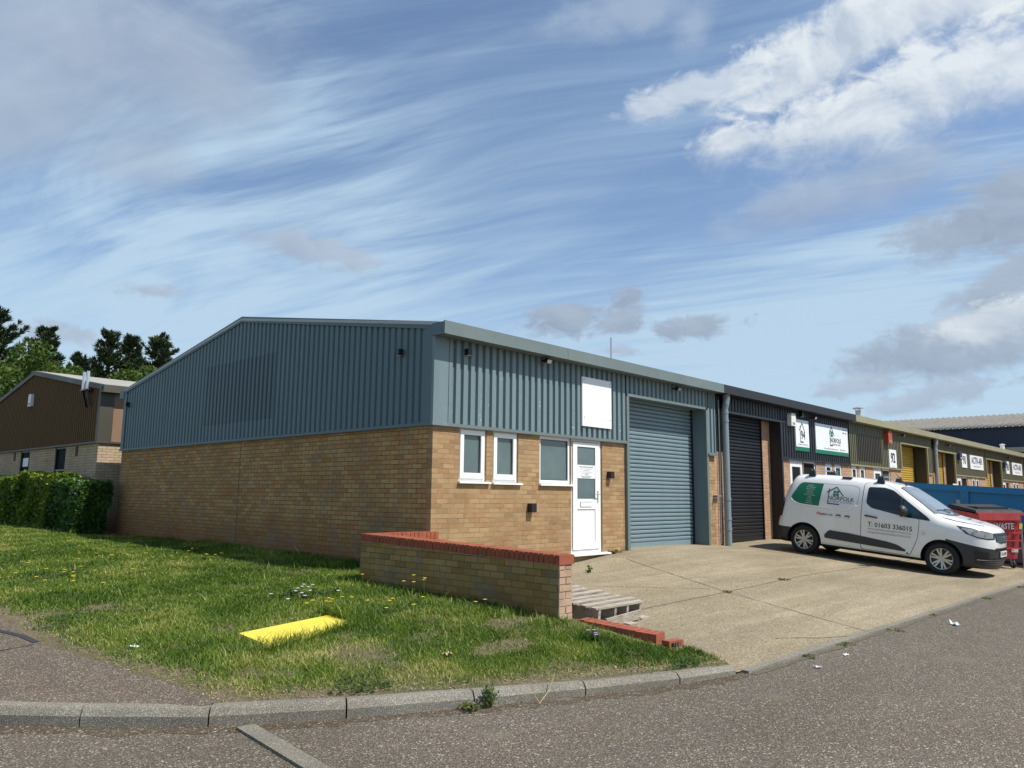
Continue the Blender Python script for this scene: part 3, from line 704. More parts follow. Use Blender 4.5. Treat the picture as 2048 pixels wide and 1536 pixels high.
# brown neighbour behind
YB, XB, HBB = 13.6, -.1, 2.36
bb = thing('brown_warehouse', 'brown clad warehouse over pale brick standing behind the hedge', 'warehouse', (XB, YB, 0))
DZ = .26
zt2 = lambda y: ztop(y-YB)+DZ
mb = MB(); wall_holes(mb, YB, YB+W, -.6, HBB, [(YB+2.55, YB+3.5, 1.0, HBB), (YB+6.0, YB+7.0, 1.0, HBB), (YB+10, YB+10.9, 1.0, HBB)], 0, .1)
mb.v = [(XB+y, x, z) for x, y, z in mb.v]; mb.build('side_wall', M['brick_brown'], bb); mb = MB(); mb.box(XB, XB+9, YB-.012, YB-.001, -.6, HBB-.002); mb.build('front_wall', M['brick_brown'], bb)
mb = MB(); clad_gable(mb, YB+.12, YB+W-.1, HBB, zt2, XB, dep=.044); mb.build('gable_cladding', M['clad_brown'], bb)
mb = MB(); mb.prism([(YB,HBB),(YB+W,HBB),(YB+W,zt2(YB+W)),(YB+W/2,zt2(YB+W/2)),(YB,zt2(YB))], 0, XB+.003, XB+.05); mb.box(XB+.05, XB+9, YB, YB+.05, HBB, HF1+DZ-.1); mb.build('inner_lining', M['fascia_brown'], bb)
mb = MB(); mb.box(XB-.05, XB+.30, YB-.05, YB-.002, HBB, HF0+DZ); mb.box(XB-.05, XB-.002, YB-.002, YB+.12, HBB, HF0+DZ+.1); mb.box(XB-.07, XB-.003, YB-.06, YB+W, HBB-.03, HBB+.02); mb.box(XB-.003, XB+9, YB-.06, YB-.003, HBB-.03, HBB+.02)
mb.build('corner_flashing', M['fascia_brown'], bb)
mb = MB()
for a in (.30, .74, 1.18, 1.62, 2.06): mb.box(XB+a+.012, XB+a+.42, YB-.03, YB-.003, HBB+.022, HF0+DZ)
mb.build('front_panel', M['clad_tan'], bb)
mb = MB(); mb.box(XB-.07, XB+9, YB+YF-.02, YB, HF0+DZ, HF1+DZ); 
for ya, yb in ((YF+.1, W/2), (W/2, W-YF)):
    za = HF1+DZ if ya < 1 else HR+DZ; zb_ = HR+DZ if ya < 1 else HF1+DZ
    mb.prism([(YB+ya,za-.13),(YB+yb,zb_-.13),(YB+yb,zb_),(YB+ya,za)], 0, XB-.09, XB-.015)
mb.build('fascia', M['fascia_brown'], bb)
mb = MB(); mb.prism([(YB+YF,HF1+DZ+.005),(YB+W/2,HR+DZ+.018),(YB+W-YF,HF1+DZ+.005),(YB+W-YF,HF1+DZ-.015),(YB+W/2,HR+DZ-.0),(YB+YF,HF1+DZ-.015)], 0, XB-.06, XB+9); mb.build('roof', M['roof_old'], bb)
for y0, y1 in ((YB+2.55, YB+3.5), (YB+6.0, YB+7.0), (YB+10, YB+10.9)):
    f = MB(); frame_rect(f, y0, y1, 1.0, HBB-.03, .02, .08, .05); f.box(y0+.05, y1-.05, .02, .08, 1.62, 1.67); f.v = [(XB+y, x, z) for x, y, z in f.v]
    w = f.build('window', M['black_plastic'], bb)
    p = MB(); p.box(XB+.06, XB+.065, y0+.05, y1-.05, 1.05, HBB-.08); p.build('pane', M['pane_matt'], w)
    if abs(y0-YB-6) < .1:
        q = MB(); q.box(XB+.052, XB+.059, y0+.3, y1-.12, 1.82, 2.1); q.box(XB+.052, XB+.059, y0+.3, y1-.12, 1.1, 1.56); q.build('poster', M['white_board'], w)
mb = MB(); 
for y in (YB+1.52, YB+7.55): mb.box(XB-.02, XB-.001, y, y+.16, 2.02, 2.3)
mb.build('air_brick', M['clad_brown'], bb)
fl = thing('twin_flue', 'pair of shiny steel flue pipes on the brown warehouse gable', 'flue', (XB, YB+.75, 3.6))
for k in (0, .31):
    mb = MB(); mb.tube([(XB-.2, YB+.62+k, 3.84), (XB-.2, YB+.62+k, 4.34)], .042, 14); mb.build('flue_pipe', M['steel'], fl)
mb = MB(); mb.box(XB-.26, XB-.036, YB+.54, YB+1.0, 3.80, 3.838); mb.bar((XB-.2, YB+.62, 3.8), (XB-.07, YB+.60, 3.38), .035, .05); mb.bar((XB-.2, YB+.93, 3.8), (XB-.07, YB+.95, 3.36), .035, .05); mb.build('bracket', M['black_plastic'], fl)
def alarm(name, label, x, y0, z0, w, d, h, m, group=None, facing='-Y', m2=None):
    t = thing(name, label, 'alarm box', (x, y0, z0), group)
    b = MB()
    pr = [(-w/2,0),(w/2,0),(w/2*.95,h*.8),(w/2*.7,h),(-w/2*.7,h),(-w/2*.95,h*.8)]
    if facing == '-Y': b.prism([(x+a, z0+c) for a, c in pr], 1, y0-d, y0-.002)
    else: b.prism([(y0+a, z0+c) for a, c in pr], 0, x-d, x-.002)
    b.build('cover', m, t)
    g = MB()
    if facing == '-Y': g.box(x-w*.25, x+w*.25, y0-d-.004, y0-d+.004, z0+h*.1, z0+h*.28)
    else: g.box(x-d-.004, x-d+.004, y0-w*.25, y0+w*.25, z0+h*.1, z0+h*.28)
    g.build('label', m2 or M['ink_grey'], t)
alarm('alarm_box', 'white alarm box with rounded top on the brown clad gable', XB-.04, YB+6.15, 3.76, .30, .09, .40, M['cream_box'], None, '-X')

# ------------------------------------------------------------------ fittings on the walls
def wall_lamp(label, x, z, y=-.04, s=.12, gable=False):
    t = thing('wall_lamp', label, 'wall lamp', (x, y, z), 'small black wall lamps')
    b = MB(); l = MB()
    if gable:
        b.box(-.04-.085, -.04, x-s/2, x+s/2, z-s*.6, z+s*.6); l.box(-.115, -.055, x-s*.4, x+s*.4, z-s*.6-.006, z-s*.6)
        t.location = (-.04, x, z)
    else:
        b.box(x-s/2, x+s/2, y-.10, y-.001, z-s*.6, z+s*.6); l.box(x-s*.4, x+s*.4, y-.09, y-.02, z-s*.6-.006, z-s*.6)
    b.build('housing', M['black_plastic'], t); l.build('lens', M['lens'], t)
wall_lamp('small black lamp high on the blue grey gable near the front corner', .76, 3.27, gable=True, s=.085)
wall_lamp('small black lamp at the far rear edge of the blue grey gable', 11.86, 3.25, gable=True, s=.10)
wall_lamp('black lamp on the grey front cladding nearest the corner', .62, 3.27, s=.085)
wall_lamp('black square lamp low on the brick beneath the windows', 2.21, .83, y=0, s=.125)
wall_lamp('black lamp on the brick pier between white door and grey roller door', 4.47, 1.44, y=0, s=.11)
def flood(label, x, z, lit=True):
    t = thing('floodlight', label, 'floodlight', (x, -.04, z), 'floodlights under the eaves')
    b = MB(); b.bar((x,-.04,z),(x,-.16,z-.01), .03, .03); b.bar((x,-.15,z+.0),(x+.0,-.21,z-.03), .13, .085); b.build('housing', M['black_plastic'], t)
    l = MB(); l.bar((x,-.211,z-.0305),(x,-.216,z-.033), .105, .065); l.build('lens', M['lens'] if lit else M['dull_steel'], t)
flood('floodlight with pale lens under the grey eaves above the first windows', 2.46, 3.385)
flood('dark floodlight under the grey eaves over the grey roller door', 6.78, 3.36, False)
flood('silver floodlight between the two white signs on black cladding', 14.15, 3.33)
flood('dark floodlight above the left end of the nearer yellow roller door', 22.15, 3.34, False)
flood('dark floodlight over the yellow roller door right of the downpipe', 28.15, 3.3, False)
flood('floodlight above the last pair of signs at the terrace end', 39.6, 3.27, False)
wall_lamp('small black lamp above the narrow 94 sign', 13.45, 3.36, s=.12)
alarm('alarm_box', 'tall cream alarm box on black cladding left of the 94 sign', 12.73, -.04, 2.98, .30, .13, .34, M['cream_box'])
alarm('alarm_box', 'red alarm box on olive cladding above the 92 sign', 20.62, -.04, 2.95, .40, .16, .42, M['red_box'])
alarm('alarm_box', 'dark blue alarm box on olive cladding beside the 90 sign', 30.0, -.04, 2.78, .40, .14, .32, M['ink_blue'], None, '-Y', M['lens'])
alarm('alarm_box', 'dark alarm box on olive cladding beside the 88 sign', 38.85, -.04, 2.72, .40, .14, .32, M['ink_blue'], None, '-Y', M['lens'])

def board(name, label, x0, x1, z0, z1, m=None, y=-.045, th=.035):
    t = thing(name, label, 'sign', ((x0+x1)/2, y, z0), 'white sign boards')
    b = MB(); b.box(x0, x1, y-th, y-.001, z0, z1); b.build('panel', m or M['white_board'], t); f = MB(); [f.tube([(a, y-th-.001, c), (a, y-th-.005, c)], .012, 8) for a in (x0+.05, x1-.05) for c in (z0+.16, z1-.05)]; f.build('fixing', M['dull_steel'], t); return t
yS = -.045-.035
board('sign_board', 'blank white square sign board over the white entrance door', 3.56, 4.47, 2.32, 3.24)
def wline(mb, y):
    def f(a, b, w): mb.bar((a[0], y, a[1]), (b[0], y, b[1]), .003, w, up=(0,0,1)) if abs(a[0]-b[0]) > 1e-3 else mb.box(a[0]-w/2, a[0]+w/2, y-.0015, y+.0015, min(a[1],b[1]), max(a[1],b[1]))
    return f
t = board('sign_board', 'narrow white sign with green foot and the number 94', 13.04, 13.93, 2.34, 3.2)
mb = MB(); mb.box(13.041, 13.929, yS-.003, yS-.0005, 2.341, 2.45); mb.build('green_band', M['green'], t)
mb = MB(); house_logo(wline(mb, yS-.003), 13.47, 2.83, .58); text_wall(mb, '94', 13.52, 2.77, yS-.003, .34, .006, .85); mb.build('logo', M['ink'], t)
mb = MB(); text_wall(mb, 'Roundtree Way Road', 13.5, 2.52, yS-.003, .07); mb.build('lettering', M['ink_grey'], t)
t = board('sign_board', 'wide white sign with green foot and a line drawn house', 14.42, 16.92, 2.33, 3.2)
mb = MB(); mb.box(14.421, 16.919, yS-.003, yS-.0005, 2.331, 2.44); mb.build('green_band', M['green'], t)
mb = MB(); house_logo(wline(mb, yS-.003), 15.62, 2.86, .60); text_wall(mb, 'NORFOLK', 15.93, 2.76, yS-.003, .19, .003, .95); text_wall(mb, 'EXTERIOR SOLUTIONS', 15.95, 2.64, yS-.003, .075, 0, .85); mb.build('logo', M['ink'], t)
mb = MB()
for a in (0, 1):
    for b in (0, 1): mb.box(15.54+a*.09, 15.62+a*.09, yS-.003, yS-.0005, 2.86+b*.09, 2.94+b*.09)
mb.build('logo_window', M['green'], t)
mb = MB(); text_wall(mb, 'www.norfolkexteriorsolutions.co.uk', 15.55, 2.50, yS-.003, .075); text_wall(mb, '01603 336015', 16.45, 2.50, yS-.003, .075); text_wall(mb, 'Checkatrade', 16.66, 3.13, yS-.003, .075); text_wall(mb, 'DPA  CPA', 16.66, 3.03, yS-.003, .075, .002); mb.build('lettering', M['ink_grey'], t)
t = board('number_sign', 'white portrait sign with bold number 92 on olive cladding', 20.78, 21.55, 2.13, 2.76)
mb = MB(); text_wall(mb, '92', 21.17, 2.46, yS-.003, .46, .016, 1.0); mb.build('lettering', M['ink'], t)
mb = MB(); text_wall(mb, 'Industrial Estate', 21.17, 2.17, yS-.003, .05); mb.build('small_print', M['ink_grey'], t)
t = board('number_sign', 'white portrait sign with number 90 beside a dark alarm box', 30.5, 31.36, 2.46, 3.07)
mb = MB(); text_wall(mb, '90', 30.93, 2.78, yS-.003, .52, .010, 1.0); mb.build('lettering', M['ink'], t)
def trade(label, x0, x1, z0, z1):
    t = board('sign_board', label, x0, x1, z0, z1); c = (x0+x1)/2
    mb = MB(); text_wall(mb, 'ACTIV-AIR', c, (z0+z1)/2+.07, yS-.003, .42, .010, 1.0); mb.build('lettering', M['ink_blue'], t)
    mb = MB(); text_wall(mb, 'AIR SOURCE SERVICES LTD', c, z0+.13, yS-.003, .11); mb.build('small_print', M['ink_grey'], t)
trade('wide white trade sign immediately right of the number 90', 31.95, 34.4, 2.44, 3.07)
t = board('number_sign', 'white portrait sign with number 88 near the terrace end', 39.35, 40.12, 2.43, 3.08)
mb = MB(); text_wall(mb, '88', 39.74, 2.77, yS-.003, .52, .010, .95); mb.build('lettering', M['ink'], t)
trade('wide white trade sign right of the number 88', 40.86, 43.38, 2.42, 3.07)
t = thing('warning_sign', 'small white prohibition sign with red ring above the blue skip', 'sign', (29.1, -.07, 1.5))
mb = MB(); mb.box(28.75, 29.45, -.09, -.07, 1.2, 1.72); mb.build('panel', M['white_board'], t)
mb = MB(); mb.lathe([(.17,-.094),(.21,-.094),(.21,-.091),(.17,-.091)], 24, 1, (29.1,0,1.46)); mb.bar((28.97,-.0935,1.58),(29.23,-.0935,1.34), .004, .04); mb.build('ring', M['ink_red'], t)
# roof furniture
t = thing('roof_mast', 'thin grey mast rising above the grey roof', 'mast', (7.37, 2, 3.9))
mb = MB(); mb.tube([(7.37,2,3.9),(7.37,2,4.86)], .018, 8); mb.build('pole', M['dull_steel'], t)
mb = MB(); mb.tube([(7.37,2,3.9),(7.37,2,4.02)], .05, 10); mb.build('socket', M['dull_steel'], t)
t = thing('roof_flue', 'small metal flue with a cowl on the olive roof', 'flue', (22.9, 1.6, 3.8))
mb = MB(); mb.tube([(22.9,1.6,3.8),(22.9,1.6,4.42)], .10, 12); mb.build('pipe', M['dull_steel'], t)
mb = MB(); mb.lathe([(.0,4.56),(.20,4.50),(.20,4.475),(.0,4.49)], 14, 2, (22.9,1.6,0)); 
for a in range(3): mb.tube([(22.9+.09*math.cos(a*2.1),1.6+.09*math.sin(a*2.1),4.40),(22.9+.12*math.cos(a*2.1),1.6+.12*math.sin(a*2.1),4.49)], .012, 5)
mb.build('cowl', M['dull_steel'], t)
t = thing('roof_vent', 'stubby white vent on the far olive roof', 'vent', (43, .7, 3.7))
mb = MB(); mb.tube([(43,.7,3.7),(43,.7,4.15)], .11, 10); mb.build('pipe', M['upvc'], t)
mb = MB(); mb.lathe([(.0,4.22),(.15,4.18),(.15,4.15),(.0,4.15)], 12, 2, (43,.7,0)); mb.build('cap', M['upvc'], t)

# far building with fibre-cement roof
fb = thing('far_warehouse', 'big far warehouse with grey corrugated roof and navy cladding', 'warehouse', (47, 0, 0))
mb = MB(); mb.box(47.3, 47.6, -30, 22, 4.25, 5.53); mb.build('cladding', M['navy'], fb)
mb = MB()
for z in np.arange(4.4, 5.4, .16): mb.box(47.27, 47.3, -30, 22, z, z+.05)
mb.build('cladding_rib', M['navy'], fb)
mb = MB(); mb.box(47.2, 47.6, -30, 22, 3.95, 4.25); mb.build('lintel', M['sand'], fb)
mb = MB(); mb.box(47.4, 47.7, -30, 22, -.6, 3.95); mb.build('brick_wall', M['brick_red'], fb)
vs = []; fs = []; ny = 52*24; rows = 5
for r in range(rows+1):
    x = 46.9 + r*1.65; z = 5.52 + r*.29
    for i in range(ny+1):
        y = -30 + 52*i/ny; vs.append((x, y, z + .045*math.sin(2*math.pi*y/.36)+.03*(r % 2)))
for r in range(rows):
    for i in range(ny): a = r*(ny+1)+i; fs.append((a, a+1, a+ny+2, a+ny+1))
mb = MB(); mb.add(vs, fs); ro = mb.build('roof', M['asbestos'], fb, smooth=True)
md = ro.modifiers.new('t', 'SOLIDIFY'); md.thickness = .05; md.offset = 0

# ------------------------------------------------------------------ low garden wall (local frame: along -y)
lw = thing('low_brick_wall', 'low mossy brick wall capped with red bricks beside the lawn', 'garden wall', (-1.15, .12, -.65))
wt = .215; L = 3.62; zT0, zT1 = .385+.65, .305+.65
lw.rotation_euler = (0, 0, R(-1.6))
mb = MB()
mb.add([(0,0,0),(wt,0,0),(wt,-L+.004,0),(0,-L+.004,0),(0,0,zT0),(wt,0,zT0),(wt,-L+.004,zT1),(0,-L+.004,zT1)], [(0,1,2,3),(4,5,6,7),(0,1,5,4),(1,2,6,5),(2,3,7,6),(3,0,4,7)])
mb.box(wt+.0, 1.18, -wt, 0, 0, zT0-.001); mb.build('brickwork', M['brick_low'], lw, world=False)
mb = MB()
for k in range(13):
    z0 = k*.075+.012; zz = zT1 - .0
    if z0 > zz-.02: break
    xs = [0, wt] if k % 2 else [0, .1075, wt]
    for a, b in zip(xs, xs[1:]): mb.box(a+random.uniform(.003,.010), b-random.uniform(.003,.010), -L-random.uniform(.004,.016), -L+.003, z0, min(z0+.064, zz))
mb.build('end_brick', M['brick_end'], lw, world=False)
mb = MB(); mb.box(.004, wt-.004, -L-.001, -L+.0035, 0, zT1-.003); mb.build('end_mortar', M['mortar'], lw, world=False)
cp = MB(); gp = MB(); y = 0.0; k = 0
while y > -L-.0:
    z = zT0 + (zT1-zT0)*(-y/L); dz = random.uniform(-.003, .003); o = random.uniform(-.004, .004); w_ = .0655
    cp.box(-.012+o, wt+.012+o, y-w_, y-.002, z+.006, z+.108+dz); y -= .0745; k += 1
x = wt+.022
while x < 1.15:
    o = random.uniform(-.004, .004); cp.box(x, x+.0655, -wt-.012+o, .012+o, zT0+.006, zT0+.108+random.uniform(-.003,.003)); x += .0745
cp.build('coping', M['coping'], lw, world=False)
gp.add([(0,0,zT0),(wt,0,zT0),(wt,-L,zT1),(0,-L,zT1),(0,0,zT0+.098),(wt,0,zT0+.098),(wt,-L,zT1+.098),(0,-L,zT1+.098)], [(0,1,2,3),(4,5,6,7),(0,1,5,4),(1,2,6,5),(2,3,7,6),(3,0,4,7)])
gp.box(wt+.001, 1.14, -wt+.002, -.002, zT0+.0005, zT0+.098); gp.build('mortar_bed', M['mortar'], lw, world=False)

# fallen row of red bricks from the wall end
rr = thing('brick_edging', 'row of red bricks laid on the ground beyond the wall end', 'brick edging', (-1.0, -3.56, -.42))
mb = MB(); g2 = MB(); n = 12
a = Vector((-.93,-3.57,-.305)); b = Vector((-.79,-4.44,-.375)); dv = (b-a); L2 = dv.length; dn = dv/L2; rt = Vector((dn.y, -dn.x, 0)).normalized()
for k in range(n):
    p = a + dn*(L2*(k+.5)/n) + rt*random.uniform(-.008,.008); q = p + Vector((0,0,random.uniform(-.004,.004)))
    mb.bar(q - rt*.107, q + rt*.107, L2/n-.004, .105)
mb.build('brick', M['coping'], rr)
g2.bar(a - Vector((0,0,.04)) + dn*.01, b - Vector((0,0,.04)) - dn*.012, .19, .14); g2.build('mortar_bed', M['mortar'], rr)
bk = thing('loose_brick', 'broken red brick with holes at the end of the brick row', 'brick', (-.76, -4.58, -.45))
mb = MB(); mb.bar((-.87,-4.545,-.40),(-.67,-4.585,-.40), .1, .065); mb.build('body', M['coping'], bk)
mb = MB(); 
for k in range(4): mb.box(-.845+.04*k, -.825+.04*k, -4.628, -4.607, -.42, -.382)
mb.build('hole', M['dirt'], bk)

# yellow cover in the lawn
yc = thing('access_cover', 'flat bright yellow rectangular cover lying in the grass', 'cover', (-3.23, -1.8, -.30))
pts = [(-3.84,-1.68),(-2.68,-1.49),(-2.74,-2.12),(-3.94,-2.35)]; ZC = [max(float(zlawn(x, y)), -.3)+.001 for x, y in pts]
mb = MB(); mb.add([(x,y,z-.04) for (x, y), z in zip(pts, ZC)]+[(x,y,z) for (x, y), z in zip(pts, ZC)], [(3,2,1,0),(4,5,6,7),(0,1,5,4),(1,2,6,5),(2,3,7,6),(3,0,4,7)]); mb.build('plate', M['yellow'], yc)
mb = MB(); c0 = Vector((-3.30,-1.91,sum(ZC)/4))
for u_, v_ in ((-.85,-.8),(.85,-.8),(.85,.8),(-.85,.8)):
    p = c0 + Vector((u_*.58+v_*.02, u_*.1+v_*.32, 0)); mb.tube([p, p+Vector((0,0,.005))], .012, 8)
mb.build('bolt', M['dull_steel'], yc)

# pallet
pl = thing('pallet', 'grey weathered wooden pallet lying low behind the wall end', 'pallet', (.10, -3.64, -.368))
pl.rotation_euler = (R(5.4), 0, R(.8))
PW, PL = .92, 1.0
for k in range(7):
    w_ = .085; y = k*(PL-w_)/6+random.uniform(-.008,.008); z = .188+random.uniform(0,.004); x1 = random.uniform(-.03,.07)
    mb = MB(); mb.bar((-PW, y+w_/2+random.uniform(-.006,.006), z+.01), (x1, y+w_/2+random.uniform(-.008,.008), z+.01+random.uniform(-.004,.006)), w_, .02); mb.build('top_board', M['wood'], pl, world=False)
for x in (-PW+.05, -PW*.62, -PW*.36, -.07):
    mb = MB(); mb.box(x, x+.042, .01, PL-.01, .045, .1875); mb.build('stringer', M['wood'], pl, world=False)
for y in (.06, PL/2-.05, PL-.15):
    mb = MB(); mb.box(-PW+.03, .06, y, y+.09, .022, .0445); mb.build('bottom_board', M['wood'], pl, world=False)
mb = MB(); mb.bar((-.80,-.045,.052), (-.10,-.02,.075), .022, .10); mb.build('loose_board', M['wood'], pl, world=False)
for x0, x1, y0, y1 in ((-.46,-.30,-.13,-.03), (-.06,.12,-.02,.07), (-.78,-.60,-.10,-.02)):
    mb = MB(); mb.box(x0, x1, y0, y1, .001, .022); mb.build('broken_board', M['wood'], pl, world=False)

# ------------------------------------------------------------------ grass and small plants
def vnoise(x, y, f, seed=0):
    r = np.random.default_rng(seed).random((256, 256)); x = x*f+100; y = y*f+100
    xi = np.floor(x).astype(int); yi = np.floor(y).astype(int); u = x-xi; v = y-yi; u = u*u*(3-2*u); v = v*v*(3-2*v)
    g = lambda a, b: r[a % 256, b % 256]
    return (g(xi,yi)*(1-u)+g(xi+1,yi)*u)*(1-v) + (g(xi,yi+1)*(1-u)+g(xi+1,yi+1)*u)*v
def fbm(x, y, f, seed=0, o=4):
    return sum(vnoise(x, y, f*2**k, seed+k)*.5**k for k in range(o))/sum(.5**k for k in range(o))
def dist_line(x, y, line):
    d = np.full(x.shape, 1e9)
    for a, b in zip(line, line[1:]):
        ax, ay = a; bx, by = b; L2 = (bx-ax)**2+(by-ay)**2 or 1e-9
        t = np.clip(((x-ax)*(bx-ax)+(y-ay)*(by-ay))/L2, 0, 1); d = np.minimum(d, np.hypot(x-ax-t*(bx-ax), y-ay-t*(by-ay)))
    return d
YC = [(-3.84,-1.68),(-2.68,-1.49),(-2.74,-2.12),(-3.94,-2.35)]
def grass_field(N, name):
    CAM = (-7.63, -8.79)
    x = RNG.uniform(-5.1, 0.05, N*4); y = -5.4 + 24*RNG.random(N*4)**1.9
    k = inside(lawn_poly, x, y); x, y = x[k], y[k]
    dk = dist_line(x, y, KERB); dp = dist_line(x, y, PATH_EDGE); dw = dist_line(x, y, [(-1.15,.1),(-1.25,-3.5)]); dg = dist_line(x, y, [(0,0),(0,12)])
    d = np.hypot(x-CAM[0], y-CAM[1])
    n = fbm(x, y, .9, 3); n2 = fbm(x, y, 3.2, 9, 3)
    dens = np.clip((n-.38)*4+.85, .22, 1)*np.clip((n2-.24)*4.2, .3, 1)
    edge = np.minimum(dk-.14, dp-.02); dens *= np.clip((edge-.03-.35*(n2-.4))/.45, 0.02, 1)
    dens *= np.clip(.35+dw*.9, .35, 1)
    patch = np.minimum(np.hypot((x+2.35)/.42, (y+3.75)/.24), np.hypot((x+1.55)/.5, (y+3.2)/.17)); dens *= np.clip((patch-.55+.9*(n2-.5))*2.2, .15, 1)
    yin = np.minimum(dist_line(x, y, [YC[3], YC[2]]), dist_line(x, y, [YC[2], YC[1]])); dens[inside(YC, x, y) & (yin > .05)] = 0
    drow = dist_line(x, y, [(-1.0,-3.57),(-.86,-4.6)]); dens *= np.clip((drow-.10)/.12, .0, 1)
    k = RNG.random(len(x)) < dens; x, y = x[k][:N], y[k][:N]; d = d[k][:N]; n = n[k][:N]; n2 = n2[k][:N]; dw = dw[k][:N]; dg = dg[k][:N]
    M_ = len(x); z = zlawn(x, y)
    tall = np.clip(1.25-np.minimum(dw, dg)*1.6, 0, 1)*(RNG.random(M_) < .5)
    ny_ = np.minimum(dist_line(x, y, [YC[3], YC[2]]), dist_line(x, y, [YC[2], YC[1]])) < .13; tall = np.maximum(tall, ny_*2.6*RNG.random(M_)**1.5)
    h = (.018+.038*RNG.random(M_)**1.3)*(.65+.8*n)*(1+.9*tall) + (RNG.random(M_) < .004)*.09
    w = (.0045+.0045*RNG.random(M_))*np.clip(d/6.5, .8, 2.2)
    a = RNG.uniform(0, 2*np.pi, M_); lean = h*RNG.uniform(.2, 1.25, M_); b = a+RNG.normal(0, .6, M_)
    ca, sa = np.cos(a), np.sin(a); V = np.empty((M_, 5, 3))
    for j, (t, ww) in enumerate(((0,1),(0,-1),(.55,-.75),(.55,.75),(1,0))):
        V[:,j,0] = x - sa*w*ww/2 + np.cos(b)*lean*t*t; V[:,j,1] = y + ca*w*ww/2 + np.sin(b)*lean*t*t; V[:,j,2] = z + h*t - .004
    i = np.arange(M_)[:,None]*5
    F = np.concatenate([i+np.array([[0,1,2]]), i+np.array([[0,2,3]]), i+np.array([[3,2,4]])])
    clump = fbm(x, y, 2.1, 31, 3); big = fbm(x, y, .55, 57, 3)
    tint = np.clip(.40 + (clump-.5)*1.0 + (big-.5)*.65 + RNG.normal(0, .17, M_) + (RNG.random(M_) < .06)*.45, 0, 1)
    o = mesh_np(name, V.reshape(-1,3), F, M['grass'], None, {'tint': np.repeat(tint, 5)})
    tag(o, kind='stuff')
grass_field(420000, 'grass')
def ground_cover(N, name, m, tlo, thi, size, flat, seed, where):
    x = RNG.uniform(-5.0, 0, N*6); y = -5.3 + 14*RNG.random(N*6)**1.6; k = inside(lawn_poly, x, y) & ~inside(YC, x, y) & (dist_line(x, y, KERB) > .14); x, y = x[k], y[k]
    k = where(x, y); x, y = x[k][:N], y[k][:N]; n = len(x)
    P = np.column_stack([x, y, zlawn(x, y) + RNG.random(n)*flat + .006])
    V, F = leaf_cloud_flat(P, size); mesh_np_tag(name, V, F, m, RNG.uniform(tlo, thi, n))
def leaf_cloud_flat(P, size):
    n = len(P); a = RNG.uniform(0, 6.283, n); L = size[0]*RNG.uniform(.5, 1.4, n); w = size[1]*RNG.uniform(.7, 1.3, n); ca, sa = np.cos(a), np.sin(a); tz = RNG.normal(0, .25, n)*L
    d = np.column_stack([ca*L, sa*L, tz])/2; q = np.column_stack([-sa*w, ca*w, RNG.normal(0, .3, n)*w])/2
    V = np.stack([P-d, P+q, P+d, P-q], 1).reshape(-1,3); return V, np.arange(n*4).reshape(n,4)
def mesh_np_tag(name, V, F, m, tint):
    tag(mesh_np(name, V, F, m, None, {'tint': np.repeat(tint, 4)}), kind='stuff')
ground_cover(15000, 'dead_grass', M['grass'], .82, 1., (.06,.004), .012, 3, lambda x, y: (fbm(x, y, 1.6, 71, 3) > .46) | (dist_line(x, y, KERB) < .45) | (dist_line(x, y, PATH_EDGE) < .4))
ground_cover(20000, 'clover', M['weed'], .1, .5, (.024,.020), .035, 4, lambda x, y: fbm(x, y, 1.3, 83, 3) > .60)
ground_cover(2600, 'grit', M['gravel'], .2, 1., (.014,.012), .004, 5, lambda x, y: (dist_line(x, y, KERB) < .38) | (dist_line(x, y, PATH_EDGE) < .35))

def flower(name, label, cat, group, x, y, h, m, r, src=None):
    z = float(zlawn(x, y))
    if src is not None:
        c = copy_tree(src); c.location = (x, y, z); c.rotation_euler = (0, 0, random.uniform(0, 6)); c.scale = (1, 1, random.uniform(.75, 1.25)); return tag(c, label, cat, group)
    t = thing(name, label, cat, (x, y, z), group)
    mb = MB(); mb.tube([(0,0,-.01),(.008,.004,h*.5),(.004,.012,h)], .0022, 5); mb.build('stem', M['stem'], t, world=False)
    mb = MB(); c = Vector((.004,.012,h)); nP = 11
    for k in range(nP):
        a = 2*math.pi*k/nP; d_ = Vector((math.cos(a), math.sin(a), .25)); s_ = Vector((-math.sin(a), math.cos(a), 0))
        mb.add([c, c+d_*r*.7-s_*r*.2, c+d_*r, c+d_*r*.7+s_*r*.2], [(0,1,2,3)])
    mb.add([c+Vector((0,0,.006))]+[c+Vector((math.cos(a)*r*.45, math.sin(a)*r*.45, .001)) for a in np.linspace(0, 6.283, 9)[:-1]], [(0,1+k,1+(k+1) % 8) for k in range(8)])
    mb.build('flower_head', m, t, world=False); return t
LY = ('yellow_flower', 'yellow dandelion like flower on a thin stem in the lawn', 'flower', 'yellow flowers in the lawn')
spots = [(-2.55,-1.28),(-2.42,-1.1),(-2.75,-1.1),(-2.5,-1.15),(-2.3,-1.35),(-2.6,-1.0),(-2.2,-1.5),(-1.95,-1.62),(-2.35,-2.02),(-2.05,-2.1),(-2.15,-1.85),(-1.72,-1.9),(-2.35,-1.2),(-2.65,-1.33),(-1.52,-2.55),(-1.45,-2.6)]
wallf = [(-1.42,-.32),(-1.38,-1.12),(-1.36,-1.28),(-1.4,-1.35),(-1.34,-1.47),(-1.37,-1.5)]
far_ = []
for cx, cy, nn, sp in ((-3.6,3.4,9,.6),(-3.2,5.2,9,.8),(-2.2,4.6,6,.6),(-1.4,4.2,9,.5),(-2.6,7.0,10,1.2),(-4.2,4.8,6,.8),(-.9,5.6,6,.5),(-3.5,8.5,6,1.0)):
    far_ += [(cx+random.gauss(0, sp*.55), cy+random.gauss(0, sp)) for _ in range(nn)]
src = None
